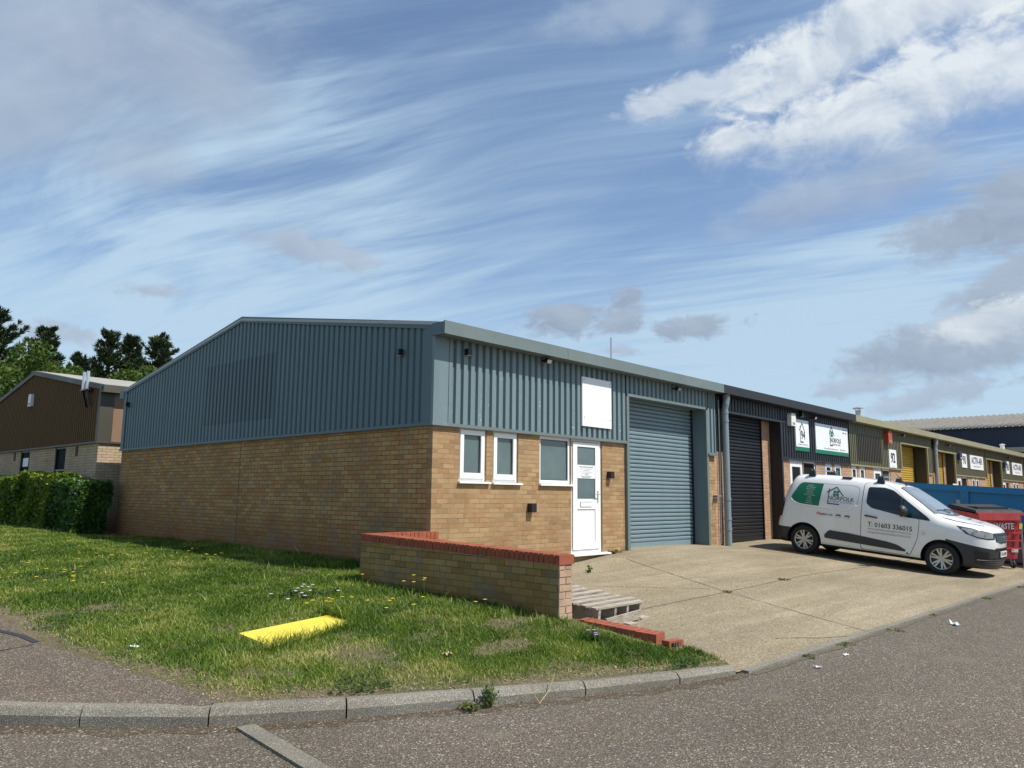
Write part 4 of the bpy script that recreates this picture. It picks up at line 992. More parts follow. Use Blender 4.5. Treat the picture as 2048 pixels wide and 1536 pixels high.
for (x, y), h in [(p, .09) for p in spots]+[(p, .16) for p in wallf]+[(p, .08) for p in far_]:
    if x > -.15 or x < -4.9: continue
    if src is None: src = flower(*LY, x, y, h, M['petal_y'], .026)
    else:
        c = flower(*LY, x, y, h, M['petal_y'], .02, src=src)
        if h > .1: c.scale = (1.1, 1.1, random.uniform(1.6, 2.6)); c['label'] = 'tall yellow flower growing against the mossy low wall'; 
        if y > 2.5: c['label'] = 'small yellow flower in the far lawn near the gable and hedge'; c.scale = (1.25, 1.25, 1)
LW = ('white_flower', 'small white flower head in the lawn behind the yellow cover', 'flower', 'white flowers in the lawn'); src = None
for x, y in [(-2.75,-.35),(-2.2,-.15),(-2.15,-.2),(-2.25,-.1),(-2.5,-.5),(-2.45,-.55),(-2.4,-.65),(-2.6,-.85),(-2.1,-.75),(-2.85,-.9),(-2.05,-.12),(-2.12,-.05)]:
    if src is None: src = flower(*LW, x, y, .11, M['petal_w'], .026)
    else: flower(*LW, x, y, .11, M['petal_w'], .026, src=src)
LP = ('purple_flower', 'pale purple mallow flower low in the grass near the wall end', 'flower', 'purple mallow flowers by the wall end'); src = None
for x, y in [(-1.45,-4.05),(-1.40,-4.08),(-1.43,-4.13),(-1.55,-4.2)]:
    if src is None: src = flower(*LP, x, y, .08, M['petal_p'], .026)
    else: flower(*LP, x, y, .08, M['petal_p'], .026, src=src)

def leaf_cloud(P, size, elong=1.6, up=None, spread=1.):
    """P (n,3) centres -> quads with random or given long axes"""
    n = len(P); d = RNG.normal(size=(n,3))*spread
    if up is not None: d = d + up
    d /= np.linalg.norm(d, axis=1)[:,None]; q = RNG.normal(size=(n,3)); s = np.cross(d, q); s /= np.linalg.norm(s, axis=1)[:,None]
    sz = (np.asarray(size)*RNG.uniform(.7, 1.3, n))[:,None]
    a = P - d*sz*elong/2; c = P + d*sz*elong/2; mid = P + d*sz*elong*.05; nn = np.cross(d, s)*sz*.12
    V = np.stack([a, mid - s*sz*.5 + nn, c, mid + s*sz*.5 + nn], 1).reshape(-1,3)
    return V, np.arange(n*4).reshape(n,4)
def weed(label, x, y, z, n, r, h, size, m='weed', tint=.5, upr=1.2):
    t = thing('weed', label, 'weed', (x, y, z))
    k = max(3, n//14); V = []
    st = MB(); P = []
    for _ in range(k):
        a = random.uniform(0, 6.28); b = random.uniform(.2, 1)*r; hh = h*random.uniform(.5, 1)
        e = Vector((math.cos(a)*b, math.sin(a)*b, hh)); st.tube([(0,0,-.01), e*.5+Vector((0,0,hh*.1)), e], .003, 4)
        for _ in range(n//k): u = random.random(); P.append(e*u + Vector((random.gauss(0,.02), random.gauss(0,.02), .01)))
    st.build('stem', M['stem'], t, world=False)
    V, F = leaf_cloud(np.array([tuple(p) for p in P]), size, 2.0, np.array([0,0,upr]))
    V[:,2] = np.maximum(V[:,2], .001)
    o = mesh_np('leaves', V, F, M[m], t, {'tint': np.repeat(np.clip(RNG.normal(tint, .2, len(F)), 0, 1), 4)}); return t
weed('green weed sprouting in the gutter against the kerb', -3.30, -4.53, ROAD, 170, .06, .17, .015, tint=.55)
weed('low brown and green weed beside the taller gutter weed', -3.47, -4.50, ROAD, 130, .12, .06, .018, tint=.75, upr=.3)
weed('green weed with white seed heads in the slab crack near the door', 2.6, -.95, float(zapron(2.6,-.95)), 80, .11, .13, .02, tint=.65)
weed('low green weed in the joint between the concrete slabs', 4.9, -3.18, float(zapron(4.9,-3.18)), 60, .16, .015, .018, tint=.5, upr=.2)
weed('small weed where two slab joints cross', 2.85, -3.25, float(zapron(2.85,-3.25)), 50, .15, .012, .016, tint=.55, upr=.2)
weed('rusty dry weed at the foot of the brick pier by the door', 4.55, -.08, -.05, 120, .22, .07, .03, tint=.98)
weed('rusty dry weed at the foot of the white door step', 3.05, -.08, -.17, 110, .2, .08, .03, tint=.98)
weed('leafy dark green plant among white flowers in the lawn', -2.3, -.4, float(zlawn(-2.3,-.4)), 500, .4, .09, .03, tint=.35)
weed('mallow plant with round leaves near the low wall end', -1.5, -4.12, float(zlawn(-1.5,-4.12)), 140, .14, .06, .03, tint=.35)
weed('sparse weed rooted at the brown warehouse brick corner', -.15, 13.35, .75, 160, .35, .18, .06, tint=.5)
for k, (x, y) in enumerate([(.3,-5.44),(1.2,-5.47),(2.6,-5.5),(4.4,-5.53),(7.0,-5.6),(9.4,-5.68)]):
    weed(['thin green weed strip beside the road edge nearest the kerb end','green weeds along the road edge left of the second slab joint','green weeds along the road edge in front of the slab joints','low weeds on the road edge midway to the van','low weeds on the road edge before the van nose','low weeds on the road edge under the van nose'][k], x, y, ROAD, 70, .26, .012, .014, tint=.6, upr=.15)
t = thing('dry_stalk', 'two pale dry stalks leaning in the gutter', 'dry stalk', (-2.95, -4.72, ROAD))
for e in ((-.05,.03,.14), (.18,.0,.19)):
    mb = MB(); mb.tube([(0,0,0),(e[0]*.6,e[1]*.6,e[2]*.4),e], .004, 5); mb.build('stalk', M['stalk'], t, world=False)
def crumple(name, label, cat, x, y, z, s, m):
    bm = bmesh.new(); bmesh.ops.create_grid(bm, x_segments=6, y_segments=5, size=1)
    for v in bm.verts: v.co = Vector((v.co.x*s+random.gauss(0,s*.12), v.co.y*s*.6+random.gauss(0,s*.12), abs(random.gauss(0,s*.3))+.006))
    me = bpy.data.meshes.new(name); bm.to_mesh(me); bm.free(); o = link(name, me, m); o.location = (x, y, z); o.rotation_euler[2] = random.uniform(0,3); tag(o, label, cat)
crumple('litter', 'crumpled pale plastic wrapper lying on the far right road', 'litter', 3.65, -6.0, ROAD, .07, M['paper'])
crumple('litter', 'small white paper scrap on the road by the apron edge', 'litter', -.15, -5.75, ROAD, .035, M['petal_w'])
crumple('litter', 'tiny white paper scrap on the road near the slab joint', 'litter', .65, -5.72, ROAD, .028, M['petal_w'])
crumple('litter', 'white scrap of paper on the grass by the footway', 'litter', -4.62, -1.25, float(zlawn(-4.62,-1.25)), .05, M['petal_w'])
crumple('litter', 'pale paper scrap on the road at the bottom left', 'litter', -5.42, -4.55, ROAD, .04, M['petal_w'])
crumple('leaf', 'dry curled brown leaf on the grass near the kerb', 'leaf', -2.95, -3.65, float(zlawn(-2.95,-3.65))+.02, .05, M['stalk'])
# strip of spilt sand by the brick row
ribbon('spilt_sand', [(-.70,-3.92),(-.60,-4.08),(-.52,-4.24)], .07, zapron, .006, M['white_board'] if False else M['mortar'], wob=.03)

# hedges
def hedge(name, label, x0, x1, y0, y1, z0, z1, N, m, size, tint):
    t = thing(name, label, 'hedge', ((x0+x1)/2, (y0+y1)/2, z0))
    P = RNG.random((N,3)); f = RNG.integers(0, 4, N); dpt = RNG.random(N)**2*.22
    P[:,0] = np.where(f == 0, 0, P[:,0]); P = P*[x1-x0, y1-y0, z1-z0] + [x0, y0, z0]
    P[:,0] = np.where(f <= 1, x0+dpt, P[:,0]); P[:,2] = np.where(f == 2, z1-dpt, P[:,2]); P[:,1] = np.where(f == 3, y0+dpt, P[:,1])
    wob = (fbm(P[:,1]*1.0, P[:,2]*1.0+P[:,0], 1.6, 5)-.5)
    P[:,0] -= wob*.35; P[:,2] += (fbm(P[:,1], P[:,0], 1.4, 15)-.5)*.28*((P[:,2]-z0)/(z1-z0)); P[:,1] -= wob*.2*(f == 3)
    V, F = leaf_cloud(P, size, 1.9, np.array([-.25,0,.5])); V -= np.array(t.location)
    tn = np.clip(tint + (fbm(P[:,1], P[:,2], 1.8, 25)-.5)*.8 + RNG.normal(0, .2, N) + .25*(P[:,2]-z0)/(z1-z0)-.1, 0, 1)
    mesh_np('foliage', V, F, M[m], t, {'tint': np.repeat(tn, 4)})
    b = MB(); b.box(x0+.2, x1, y0+.2, y1, z0-.1, z1-.2); b.build('twig_core', M['bark'], t)  # solid dark twig core, added inside the leaves to block light
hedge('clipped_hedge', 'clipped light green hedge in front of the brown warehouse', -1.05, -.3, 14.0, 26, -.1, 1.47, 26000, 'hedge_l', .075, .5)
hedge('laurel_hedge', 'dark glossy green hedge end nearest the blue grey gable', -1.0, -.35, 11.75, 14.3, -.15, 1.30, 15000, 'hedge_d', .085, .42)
t = flower('tall_flower', 'single tall yellow flower in front of a dark window behind the hedge', 'flower', None, -.75, 15.6, 1.0, M['petal_y'], .13)
t.location.z = .85

# trees
def pine(label, x, y, h, r, top=.34, seed=0):
    rg = np.random.default_rng(seed); t = thing('pine_tree', label, 'tree', (x, y, -.6), 'pine trees beyond the brown warehouse')
    tr = MB(); tr.tube([(0,0,0),(.1,.05,h*.4),(0,.1,h*.75),(.05,0,h*.98)], [.28,.22,.12,.03], 8); 
    P = []; D = []; nb = 78
    def tuft(c, d, n, ln):
        dd = d + rg.normal(0, .34, (n,3)); dd /= np.linalg.norm(dd, axis=1)[:,None]; P.append(c + dd*ln*.5*rg.uniform(.6, 1.1, (n,1))); D.append(dd)
    for k in range(nb):
        u = rg.random()**.9; z = h*(top+(1-top)*u); L = r*(1-u)**.75*(.35+.95*rg.random()) + .15
        a = rg.uniform(0, 6.283); el = -.1+.8*u+rg.normal(0, .14)
        dx = np.array([math.cos(a)*math.cos(el), math.sin(a)*math.cos(el), math.sin(el)]); b0 = np.array([0,.05,z]); e = b0 + dx*L + np.array([0,0,.22*L])
        tr.tube([tuple(b0), tuple(b0+dx*L*.55+np.array([0,0,.05*L])), tuple(e)], [.05,.03,.012], 4, cap=False)
        m_ = max(2, int(L/.36))
        for j in range(m_+1):
            f = .35+.65*j/m_; c = b0 + dx*L*f + np.array([0,0,.22*L*f*f]); out_ = dx*.75+np.array([0,0,.75])
            tuft(c, out_, 20, .52)
            sd_ = np.cross(dx, [0,0,1]); sd_ /= np.linalg.norm(sd_)
            for sg in (-1, 1):
                if rg.random() < .75: tuft(c + sd_*sg*(.18+.30*rg.random())*(1.2-f), out_*.7+sd_*sg*.8, 15, .45)
    for q in range(4): tuft(np.array([0,.02,h*(.985-.03*q)]), np.array([0,0,1.]), 26, .6)
    tr.build('trunk', M['bark'], t, world=False)
    P = np.concatenate(P); D = np.concatenate(D); V, F = leaf_cloud(P, .055, 6.5, D*30, 1.)
    tn = np.clip(.45+(fbm(P[:,0]+P[:,1], P[:,2], .9, seed)-.5)*.9+rg.normal(0,.17,len(P)), 0, 1)
    mesh_np('crown', V, F, M['pine'], t, {'tint': np.repeat(tn, 4)})
def broad(label, x, y, h, r, seed=0):
    rg = np.random.default_rng(seed+90); t = thing('broadleaf_tree', label, 'tree', (x, y, -.6), 'bright leafy trees beyond the brown warehouse')
    tr = MB(); tr.tube([(0,0,0),(.1,0,h*.35),(0,.1,h*.6)], [.2,.16,.08], 8); P = []
    for k in range(26):
        a = rg.uniform(0, 6.283); u = rg.random(); c = np.array([math.cos(a)*r*.75*math.sqrt(rg.random()), math.sin(a)*r*.75*math.sqrt(rg.random()), h*(.3+.62*u)]); rad = r*.30*(1.15-.5*u)
        if k % 3 == 0: tr.tube([(0,.05,h*.3), tuple(c*np.array([.5,.5,.85])), tuple(c)], [.07,.045,.015], 5, cap=False)
        d = rg.normal(size=(420,3)); d /= np.linalg.norm(d, axis=1)[:,None]; P.append(c + d*(rad*(.45+.75*rg.random(420)[:,None]**.6))*np.array([1,1,.75]))
    tr.build('trunk', M['bark'], t, world=False)
    P = np.concatenate(P); V, F = leaf_cloud(P, .11, 1.6, np.array([0,0,.3]))
    tn = np.clip(.5+(fbm(P[:,0]+P[:,1], P[:,2], .8, seed)-.5)*.9+rg.normal(0,.2,len(P)), 0, 1)
    mesh_np('crown', V, F, M['broad'], t, {'tint': np.repeat(tn, 4)})
def at_dir(u, depth):
    """point of the ground plan seen at column u of the photograph at a given depth"""
    l = (u-1024)/1536.8*depth; cy, sy = math.cos(R(43.18)), math.sin(R(43.18))
    return -7.63+cy*depth+sy*l, -8.79+sy*depth-cy*l
for k, (lb, u, dp, h, r) in enumerate((('tall dark pine cut by the left photo edge', -25, 42, 11.4, 2.9), ('rounded dark pine second from the left, above the brown gable', 76, 46, 11.3, 2.3), ('short dark pine tip in the gap left of the steel flues', 148, 50, 10.3, 1.7),
        ('spiky pine with open top just right of the steel flues', 206, 47, 11.4, 2.2), ('narrow dark pine between two others near the blue gable', 250, 50, 11.6, 2.0), ('broad dark pine nearest the blue grey roof slope', 306, 47, 11.1, 2.4), ('low dark pine shoulder just above the blue roof slope', 338, 50, 10.0, 2.0))):
    x, y = at_dir(u, dp); pine(lb, x, y, h, r, seed=k+3)
for k, (lb, u, dp, h, r) in enumerate((('bright green leafy tree at the far left above the brown roof slope', -10, 33, 8.2, 3.6), ('bright leafy tree below the second pine', 70, 38, 8.5, 3.2), ('bright leafy tree right of the brown ridge', 132, 40, 8.4, 2.8), ('low leafy tree right behind the steel flues', 205, 42, 8.7, 2.6), ('low leafy tree between flues and blue gable', 262, 40, 8.6, 2.6), ('low leafy tree touching the blue roof line', 318, 43, 9.2, 2.6), ('leafy tree filling the gap under the shortest pine', 165, 46, 8.0, 2.5))):
    x, y = at_dir(u, dp); broad(lb, x, y, h, r, seed=k)

# ------------------------------------------------------------------ van (local: x forward from the rear axle, y left, z up)
van = thing('white_van', 'white delivery van with green and grey lettering parked nose towards the road', 'van', (10.645, -1.509, -.19))
van.rotation_euler = (0, R(5.46), R(-89.57)); van.rotation_mode = 'XYZ'
HW = .924; XF, XR = 2.85, -.05
def smooth(t): t = np.clip(t, 0, 1); return t*t*(3-2*t)
_zx = np.array([-.9,-.5,-.2,.3,1.0,1.48,1.80,1.94,2.35,2.70,2.81,3.12,3.40,3.56,3.67,3.8]); _zz = np.array([1.735,1.765,1.785,1.80,1.80,1.768,1.71,1.67,1.43,1.21,1.17,1.135,1.085,1.03,.955,.85])
_xx = np.linspace(-.9, 3.8, 400); _zs = np.interp(_xx, _zx, _zz); _k = np.ones(9)/9; _zs = np.convolve(np.pad(_zs, 4, 'edge'), _k, 'valid')
def ztopv(x): return np.interp(x, _xx, _zs)
def xnose(z): return np.interp(z, [.1,.25,.40,.60,.75,.90,.98,1.05,1.2], [3.58,3.63,3.67,3.685,3.685,3.665,3.63,3.55,3.2])
def xtail(z): return np.interp(z, [.1,.3,.45,.6,.75,1.0,1.2,1.5,1.7,1.82], [-.60,-.66,-.70,-.69,-.655,-.61,-.565,-.47,-.38,-.30])
def tum(z): return 1 - .15*smooth((z-.92)/.92) - .035*smooth((.42-z)/.25)
def nexp(x): return np.interp(x, [2.0, 3.0], [6.5, 4.8])
ZM, ZB = .62, .20
PF, PR = 2.9, 7.0
def secw(z, zt, x):
    n = nexp(x)
    up = np.clip((z-ZM)/(zt-ZM), 0, 1)**n; dn = np.clip((ZM-z)/(ZM-ZB), 0, 1)**9
    return HW*tum(z)*(np.clip(1-up-dn, 0, 1))**(1/np.where(z > ZM, n, 9))
def side(x, z):      # right-hand flank
    x = float(x); z = float(z)
    if x > XF: s = min(1, (x-XF)/(xnose(z)-XF)); k = max(0, 1-s**PF)**(1/PF)
    elif x < XR: s = min(1, (XR-x)/(XR-xtail(z))); k = max(0, 1-s**PR)**(1/PR)
    else: k = 1
    return Vector((x, -float(secw(z, ztopv(x), x))*k, z))
def nose(a, z):      # a: 0 at the right flank, 1 at the middle, 2 at the left flank
    a = float(a); th = (a)*math.pi/2; c = math.cos(th); s_ = math.sin(th)
    k = math.copysign(abs(c)**(2/PF), c); x = XF + (float(xnose(z))-XF)*abs(s_)**(2/PF)
    return Vector((x, -float(secw(z, ztopv(min(x, 3.3)), x))*k, z))
def top(x, y):
    zt = float(ztopv(x)); n = float(nexp(x)); z = zt
    for _ in range(6):
        w = HW*float(tum(z)); z = ZM + (zt-ZM)*max(0, 1-min(1, abs(y)/w)**n)**(1/n)
    return Vector((x, y, z))
def drape(name, surf, poly, step, off, m, parent, smooth_=True, th=0):
    v, f = cdt(poly, step); ctr = Vector((1.4, 0, .8)); vs = []; e = 2e-3
    for a, b in v:
        p = surf(a, b); n = (surf(a+e, b)-surf(a-e, b)).cross(surf(a, b+e)-surf(a, b-e))
        n = n.normalized() if n.length > 1e-12 else (p-ctr).normalized()
        if n.dot(p-ctr) < 0: n = -n
        vs.append(p + n*off)
    mb = MB(); mb.add(vs, f); return mb.build(name, m, parent, smooth_, world=False)
def rpoly(pts, r, n=5):
    out = []; L = len(pts)
    for i in range(L):
        p = Vector(pts[i]); a = Vector(pts[i-1]); b = Vector(pts[(i+1) % L]); rr = min(r, (a-p).length*.45, (b-p).length*.45)
        s_ = p + (a-p).normalized()*rr; e_ = p + (b-p).normalized()*rr
        for k in range(n+1): t = k/n; q = s_*(1-t)**2 + p*2*t*(1-t) + e_*t*t; out.append((q.x, q.y))
    return out
# shell
def van_shell():
    st = [('r', s) for s in np.linspace(1, .02, 16)**.6] + [('m', x) for x in np.linspace(XR, XF, 44)] + [('f', s) for s in np.linspace(.02, 1, 26)**.6]
    th = np.concatenate([np.linspace(-90, -8, 13), np.linspace(0, 90, 22)]); vs = []; rows = []
    for kind, s in st:
        row = []
        for sg in (1, -1):
            seq = th if sg == 1 else th[::-1][1:-1]
            for d_ in seq:
                a = R(float(d_)); x0 = s if kind == 'm' else (XF+(3.60-XF)*s if kind == 'f' else XR-(XR+.55)*s)
                n = float(nexp(x0)) if d_ >= 0 else 9.; zt = float(ztopv(x0)); sn, cs = abs(math.sin(a)), abs(math.cos(a))
                k = sn**(2/n) if sn > 0 else 0; z = ZM + (zt-ZM)*k if d_ >= 0 else ZM-(ZM-ZB)*k
                y = HW*float(tum(z))*(cs**(2/n) if cs > 1e-6 else 0)
                if kind == 'f': x = XF+(float(xnose(z))-XF)*s; y *= max(0, 1-s**PF)**(1/PF)
                elif kind == 'r': x = XR+(float(xtail(z))-XR)*s; y *= max(0, 1-s**PR)**(1/PR)
                else: x = s
                row.append(len(vs)); vs.append((x, -sg*y, z))
        rows.append(row)
    fs = []; n = len(rows[0])
    for a, b in zip(rows, rows[1:]):
        for k in range(n): fs.append((a[k], a[(k+1) % n], b[(k+1) % n], b[k]))
    bm = bmesh.new(); bv = [bm.verts.new(v) for v in vs]
    for f in fs: bm.faces.new([bv[i] for i in f])
    bmesh.ops.remove_doubles(bm, verts=bm.verts, dist=.002)
    bmesh.ops.holes_fill(bm, edges=bm.edges, sides=200)
    bmesh.ops.recalc_face_normals(bm, faces=bm.faces)
    me = bpy.data.meshes.new('body'); bm.to_mesh(me); bm.free(); return me
me = van_shell(); me.materials.append(M['van_white'])
body = bpy.data.objects.new('body', me); C.objects.link(body)
cut = MB()
for x in (0, 2.785): cut.lathe([(0,-1.2),(.385,-1.2),(.385,-.60),(0,-.60)], 40, 1, (x,0,.315)); cut.lathe([(0,.60),(.385,.60),(.385,1.2),(0,1.2)], 40, 1, (x,0,.315))
bmc = bmesh.new(); mcut = bpy.data.meshes.new('cut'); mcut.from_pydata(cut.v, [], cut.f); bmc.from_mesh(mcut); bmesh.ops.remove_doubles(bmc, verts=bmc.verts, dist=1e-4); bmesh.ops.recalc_face_normals(bmc, faces=bmc.faces); bmc.to_mesh(mcut); bmc.free()
oc = bpy.data.objects.new('cut', mcut); C.objects.link(oc)
md = body.modifiers.new('b', 'BOOLEAN'); md.operation = 'DIFFERENCE'; md.object = oc; md.solver = 'EXACT'
dg = bpy.context.evaluated_depsgraph_get(); dg.update(); nm = bpy.data.meshes.new_from_object(body.evaluated_get(dg))
body.modifiers.clear(); bpy.data.objects.remove(oc)
bm = bmesh.new(); bm.from_mesh(nm)
def plane_z(x): return .715-.115*(x-2.95)/.75
for co, no in (((2.95,0,.715), (.115/.75,0,1)), ((-.32,0,.56), (0,0,1)), ((0,0,.275), (0,0,1))):
    bmesh.ops.bisect_plane(bm, geom=bm.verts[:]+bm.edges[:]+bm.faces[:], plane_co=co, plane_no=Vector(no).normalized(), dist=1e-4)
bumper = MB(); rearb = MB(); sill = MB(); kill = []
def arch_in(c):
    return any((c.x-x)**2+(c.z-.315)**2 < .392**2 and abs(c.y) < .915 for x in (0, 2.785)) and True
liner = MB()
for f in bm.faces:
    c = f.calc_center_median(); vs = [tuple(v.co) for v in f.verts]; ix = tuple(range(len(vs)))
    onarch = any(abs(math.hypot(c.x-x, c.z-.315)-.385) < .012 for x in (0, 2.785)) and abs(f.normal.y) < .35 or (abs(abs(c.y)-.60) < .01 and abs(f.normal.y) > .9)
    if onarch: liner.add(vs, [ix]); kill.append(f)
    elif c.x > 2.85 and c.z < plane_z(c.x): bumper.add(vs, [ix]); kill.append(f)
    elif c.x < -.30 and c.z < .56: rearb.add(vs, [ix]); kill.append(f)
    elif c.z < .275: sill.add(vs, [ix]); kill.append(f)
bmesh.ops.delete(bm, geom=kill, context='FACES'); bm.to_mesh(nm); bm.free()
body.data = nm; body.parent = van
nm.polygons.foreach_set('use_smooth', [True]*len(nm.polygons)); nm.set_sharp_from_angle(angle=R(38))
def weldbuild(mb, name, m):
    me = bpy.data.meshes.new(name); me.from_pydata(mb.v, [], mb.f); b = bmesh.new(); b.from_mesh(me); bmesh.ops.remove_doubles(b, verts=b.verts, dist=1e-4); b.to_mesh(me); b.free()
    o = link(name, me, m, van, True); me.set_sharp_from_angle(angle=R(38)); return o
fbump = weldbuild(bumper, 'front_bumper', M['van_black']); weldbuild(rearb, 'rear_bumper', M['van_black']); weldbuild(sill, 'underbody', M['van_black']); weldbuild(liner, 'wheel_arch', M['van_black'])
# flank: panel recess, decals, door, windows
PAN = rpoly([(-.36,1.20),(-.16,1.585),(1.04,1.605),(1.13,1.55),(1.11,1.19),(.92,1.075),(-.16,1.11)], .09)
GRN = [p for p in PAN if p[0] < .33]; GRN = [(.345,1.593)] + [p for p in PAN if p[0] < .30] + [(.30,1.098)]
def sortpoly(P):
    cx = sum(p[0] for p in P)/len(P); cz = sum(p[1] for p in P)/len(P); return sorted(P, key=lambda p: math.atan2(p[1]-cz, p[0]-cx))
def scalep(P, s_, sx=None):
    cx = sum(p[0] for p in P)/len(P); cz = sum(p[1] for p in P)/len(P); return [(cx+(p[0]-cx)*(sx or s_), cz+(p[1]-cz)*s_) for p in P]
drape('panel_seam', side, scalep(PAN, 1.035, 1.014), .06, .002, M['ink_grey'], body)
drape('panel', side, PAN, .06, .0035, M['van_white'], body)
lip = MB(); bot = [p for p in PAN if p[1] < 1.24]; bot = sorted(bot, key=lambda p: p[0]); lip.tube([side(x, z-.012)+Vector((0,-.004,0)) for x, z in bot], .012, 6); lip.build('panel_lip', M['van_white'], body, True, world=False)
gd = drape('green_decal', side, sortpoly(GRN), .05, .0055, M['green'], body)
def side_text(mb, s, x, z, size, bold=0., squash=1., tilt=0., off=.008, align='CENTER'):
    v, f = text_np(s, size, bold, align, squash)
    mb.add([side(x+a, z+b+a*tilt) + Vector((0,-off,0)) for a, b in v], f); return mb
def side_line(mb, off=.008):
    def f(a, b, w):
        n = 6; vs = []; L = math.dist(a, b); px, pz = -(b[1]-a[1])/L*w/2, (b[0]-a[0])/L*w/2
        for k in range(n+1):
            x, z = a[0]+(b[0]-a[0])*k/n, a[1]+(b[1]-a[1])*k/n
            vs += [side(x-px, z-pz)+Vector((0,-off,0)), side(x+px, z+pz)+Vector((0,-off,0))]
        mb.add(vs, [(2*k, 2*k+2, 2*k+3, 2*k+1) for k in range(n)])
    return f
mb = MB()
for k, s in enumerate(('Specialists in', 'Fascia Soffit Guttering', 'Windows & Doors', 'Garage Doors', 'Gutter Cleaning', 'Dormer Soffits Cladding', 'Roofing', 'Dry Verge', 'Roof Repairs', 'Conservatories')): side_text(mb, s, .07, 1.542-.0445*k, .030, 0, .82)
mb.build('decal_lettering', M['ink_white'], gd, world=False)
mb = MB(); l = side_line(mb); cx, cz = .64, 1.36
l((cx-.20,cz+.055),(cx-.0,cz+.19),.022); l((cx,cz+.19),(cx+.17,cz+.0),.022); l((cx-.15,cz+.15),(cx-.15,cz-.19),.017); l((cx-.16,cz-.185),(cx+.1,cz-.185),.022)
mb.build('house_logo', M['green_dark'], body, world=False)
mb = MB(); side_text(mb, 'NORFOLK', .76, 1.30, .125, .001, .98); mb.build('logo_lettering', M['ink'], body, world=False)
mb = MB(); side_text(mb, 'EXTERIOR SOLUTIONS', .76, 1.225, .052, .0, .95); mb.build('logo_small_lettering', M['ink_grey'], body, world=False)
mb = MB(); l = side_line(mb)
for a in (0,1):
    for b in (0,1): l((cx-.055+a*.066, cz+.02+b*.062), (cx+.001+a*.066, cz+.02+b*.062), .052)
mb.build('logo_window', M['green'], body, world=False)
mb = MB(); side_text(mb, 'Check', .36, .935, .075, .002, .95); mb.build('red_lettering', M['ink_red'], body, world=False)
mb = MB(); side_text(mb, 'atrade', .53, .935, .075, .001, .95); mb.build('grey_lettering', M['ink_grey'], body, world=False)
mb = MB(); [side_line(mb)((x-.05,.93),(x+.05,.93),.055) for x in (.74,.93)]; lg = mb.build('badge', M['ink_blue'], body, world=False)
mb = MB(); side_line(mb, .010)((.70,.918),(.78,.918),.022); side_line(mb, .010)((.89,.918),(.97,.918),.022); mb.build('badge_text_bar', M['ink_white'], lg, world=False)
# door with its seam
DOOR = rpoly([(1.215,1.70),(1.235,.30),(2.20,.30),(2.335,.66),(2.36,1.03),(2.19,1.30),(1.83,1.62),(1.60,1.70)], .08)
drape('door_seam', side, scalep(DOOR, 1.014, 1.018), .08, .002, M['van_seam'], body)
door = drape('door', side, DOOR, .07, .004, M['van_white'], van)
WIN = rpoly([(1.315,1.60),(1.31,1.27),(1.42,1.185),(2.12,1.075),(2.56,1.055),(2.50,1.115),(2.12,1.37),(1.80,1.575),(1.62,1.615)], .045)
drape('window_rubber', side, scalep(WIN, 1.05, 1.02), .06, .006, M['van_black'], door)
drape('side_window', side, WIN, .06, .009, M['van_glass'], door)
drape('quarter_window', side, [(2.05,1.125),(2.03,1.40),(2.12,1.345),(2.33,1.20),(2.37,1.13),(2.2,1.105)], .05, .0105, M['quarter'], door)
mb = MB(); side_line(mb, .012)((2.02,1.10),(1.985,1.45),.035); mb.build('quarter_post', M['van_black'], door, world=False)
mb = MB(); mb.tube([side(1.30,1.005)+Vector((0,-.012,0)), side(1.37,1.005)+Vector((0,-.04,0)), side(1.50,.992)+Vector((0,-.035,0)), side(1.545,.985)+Vector((0,-.012,0))], .018, 8); mb.build('handle', M['van_black'], door, world=False)
mb = MB(); side_text(mb, 'T: 01603 336015', 1.80, .83, .135, .0015, .95); mb.build('phone_lettering', M['ink'], door, world=False)
mb = MB(); side_text(mb, 'WWW.NORFOLKEXTERIORSOLUTIONS.CO.UK', 1.79, .735, .050, 0, .80); side_text(mb, 'INFO@NORFOLKEXTERIORSOLUTIONS.CO.UK', 1.79, .668, .050, 0, .80); mb.build('web_lettering', M['ink_grey'], door, world=False)
drape('rubbing_strip', side, rpoly([(.46,.485),(.56,.60),(1.0,.585),(1.75,.52),(1.95,.485),(2.13,.40),(2.12,.365),(.47,.42)], .04), .06, .016, M['van_black'], van)
mb = MB(); mb.lathe([(.0,-.012),(.028,-.012),(.033,0)], 14, 1, (2.45,-.93,.78)); mb.build('side_repeater', M['lens'], van, world=False)
mb = MB(); mb.bar((2.10,-.91,1.10),(2.12,-1.0,1.15), .06, .06); mb.tube([(2.02,-1.10,1.19),(2.06,-1.10,1.19),(2.11,-1.08,1.19),(2.17,-1.07,1.185)], [.09,.125,.11,.05], 12); mb.build('mirror', M['van_black'], van, True, world=False)
mb = MB(); mb.bar((2.10,.91,1.10),(2.12,1.0,1.15), .06, .06); mb.tube([(2.02,1.10,1.19),(2.06,1.10,1.19),(2.11,1.08,1.19),(2.17,1.07,1.185)], [.09,.125,.11,.05], 12); mb.build('mirror', M['van_black'], van, True, world=False)
ws = [(1.92,-.60),(1.92,.60),(2.36,.70),(2.60,.77),(2.74,.50),(2.78,0),(2.74,-.50),(2.60,-.77),(2.36,-.70)]
drape('windscreen_rubber', top, scalep(ws, 1.04, 1.04), .07, .002, M['van_black'], van)
scr = drape('windscreen', top, ws, .06, .006, M['van_screen'], van)
mb = MB()
for y0, y1 in ((-.05,-.62),(.45,-.08)): mb.tube([top(2.72,y0)+Vector((0,0,.02)), top(2.63,(y0+y1)/2)+Vector((0,0,.022)), top(2.61,y1)+Vector((0,0,.02))], .009, 6)
mb.build('wiper', M['van_black'], scr, world=False)
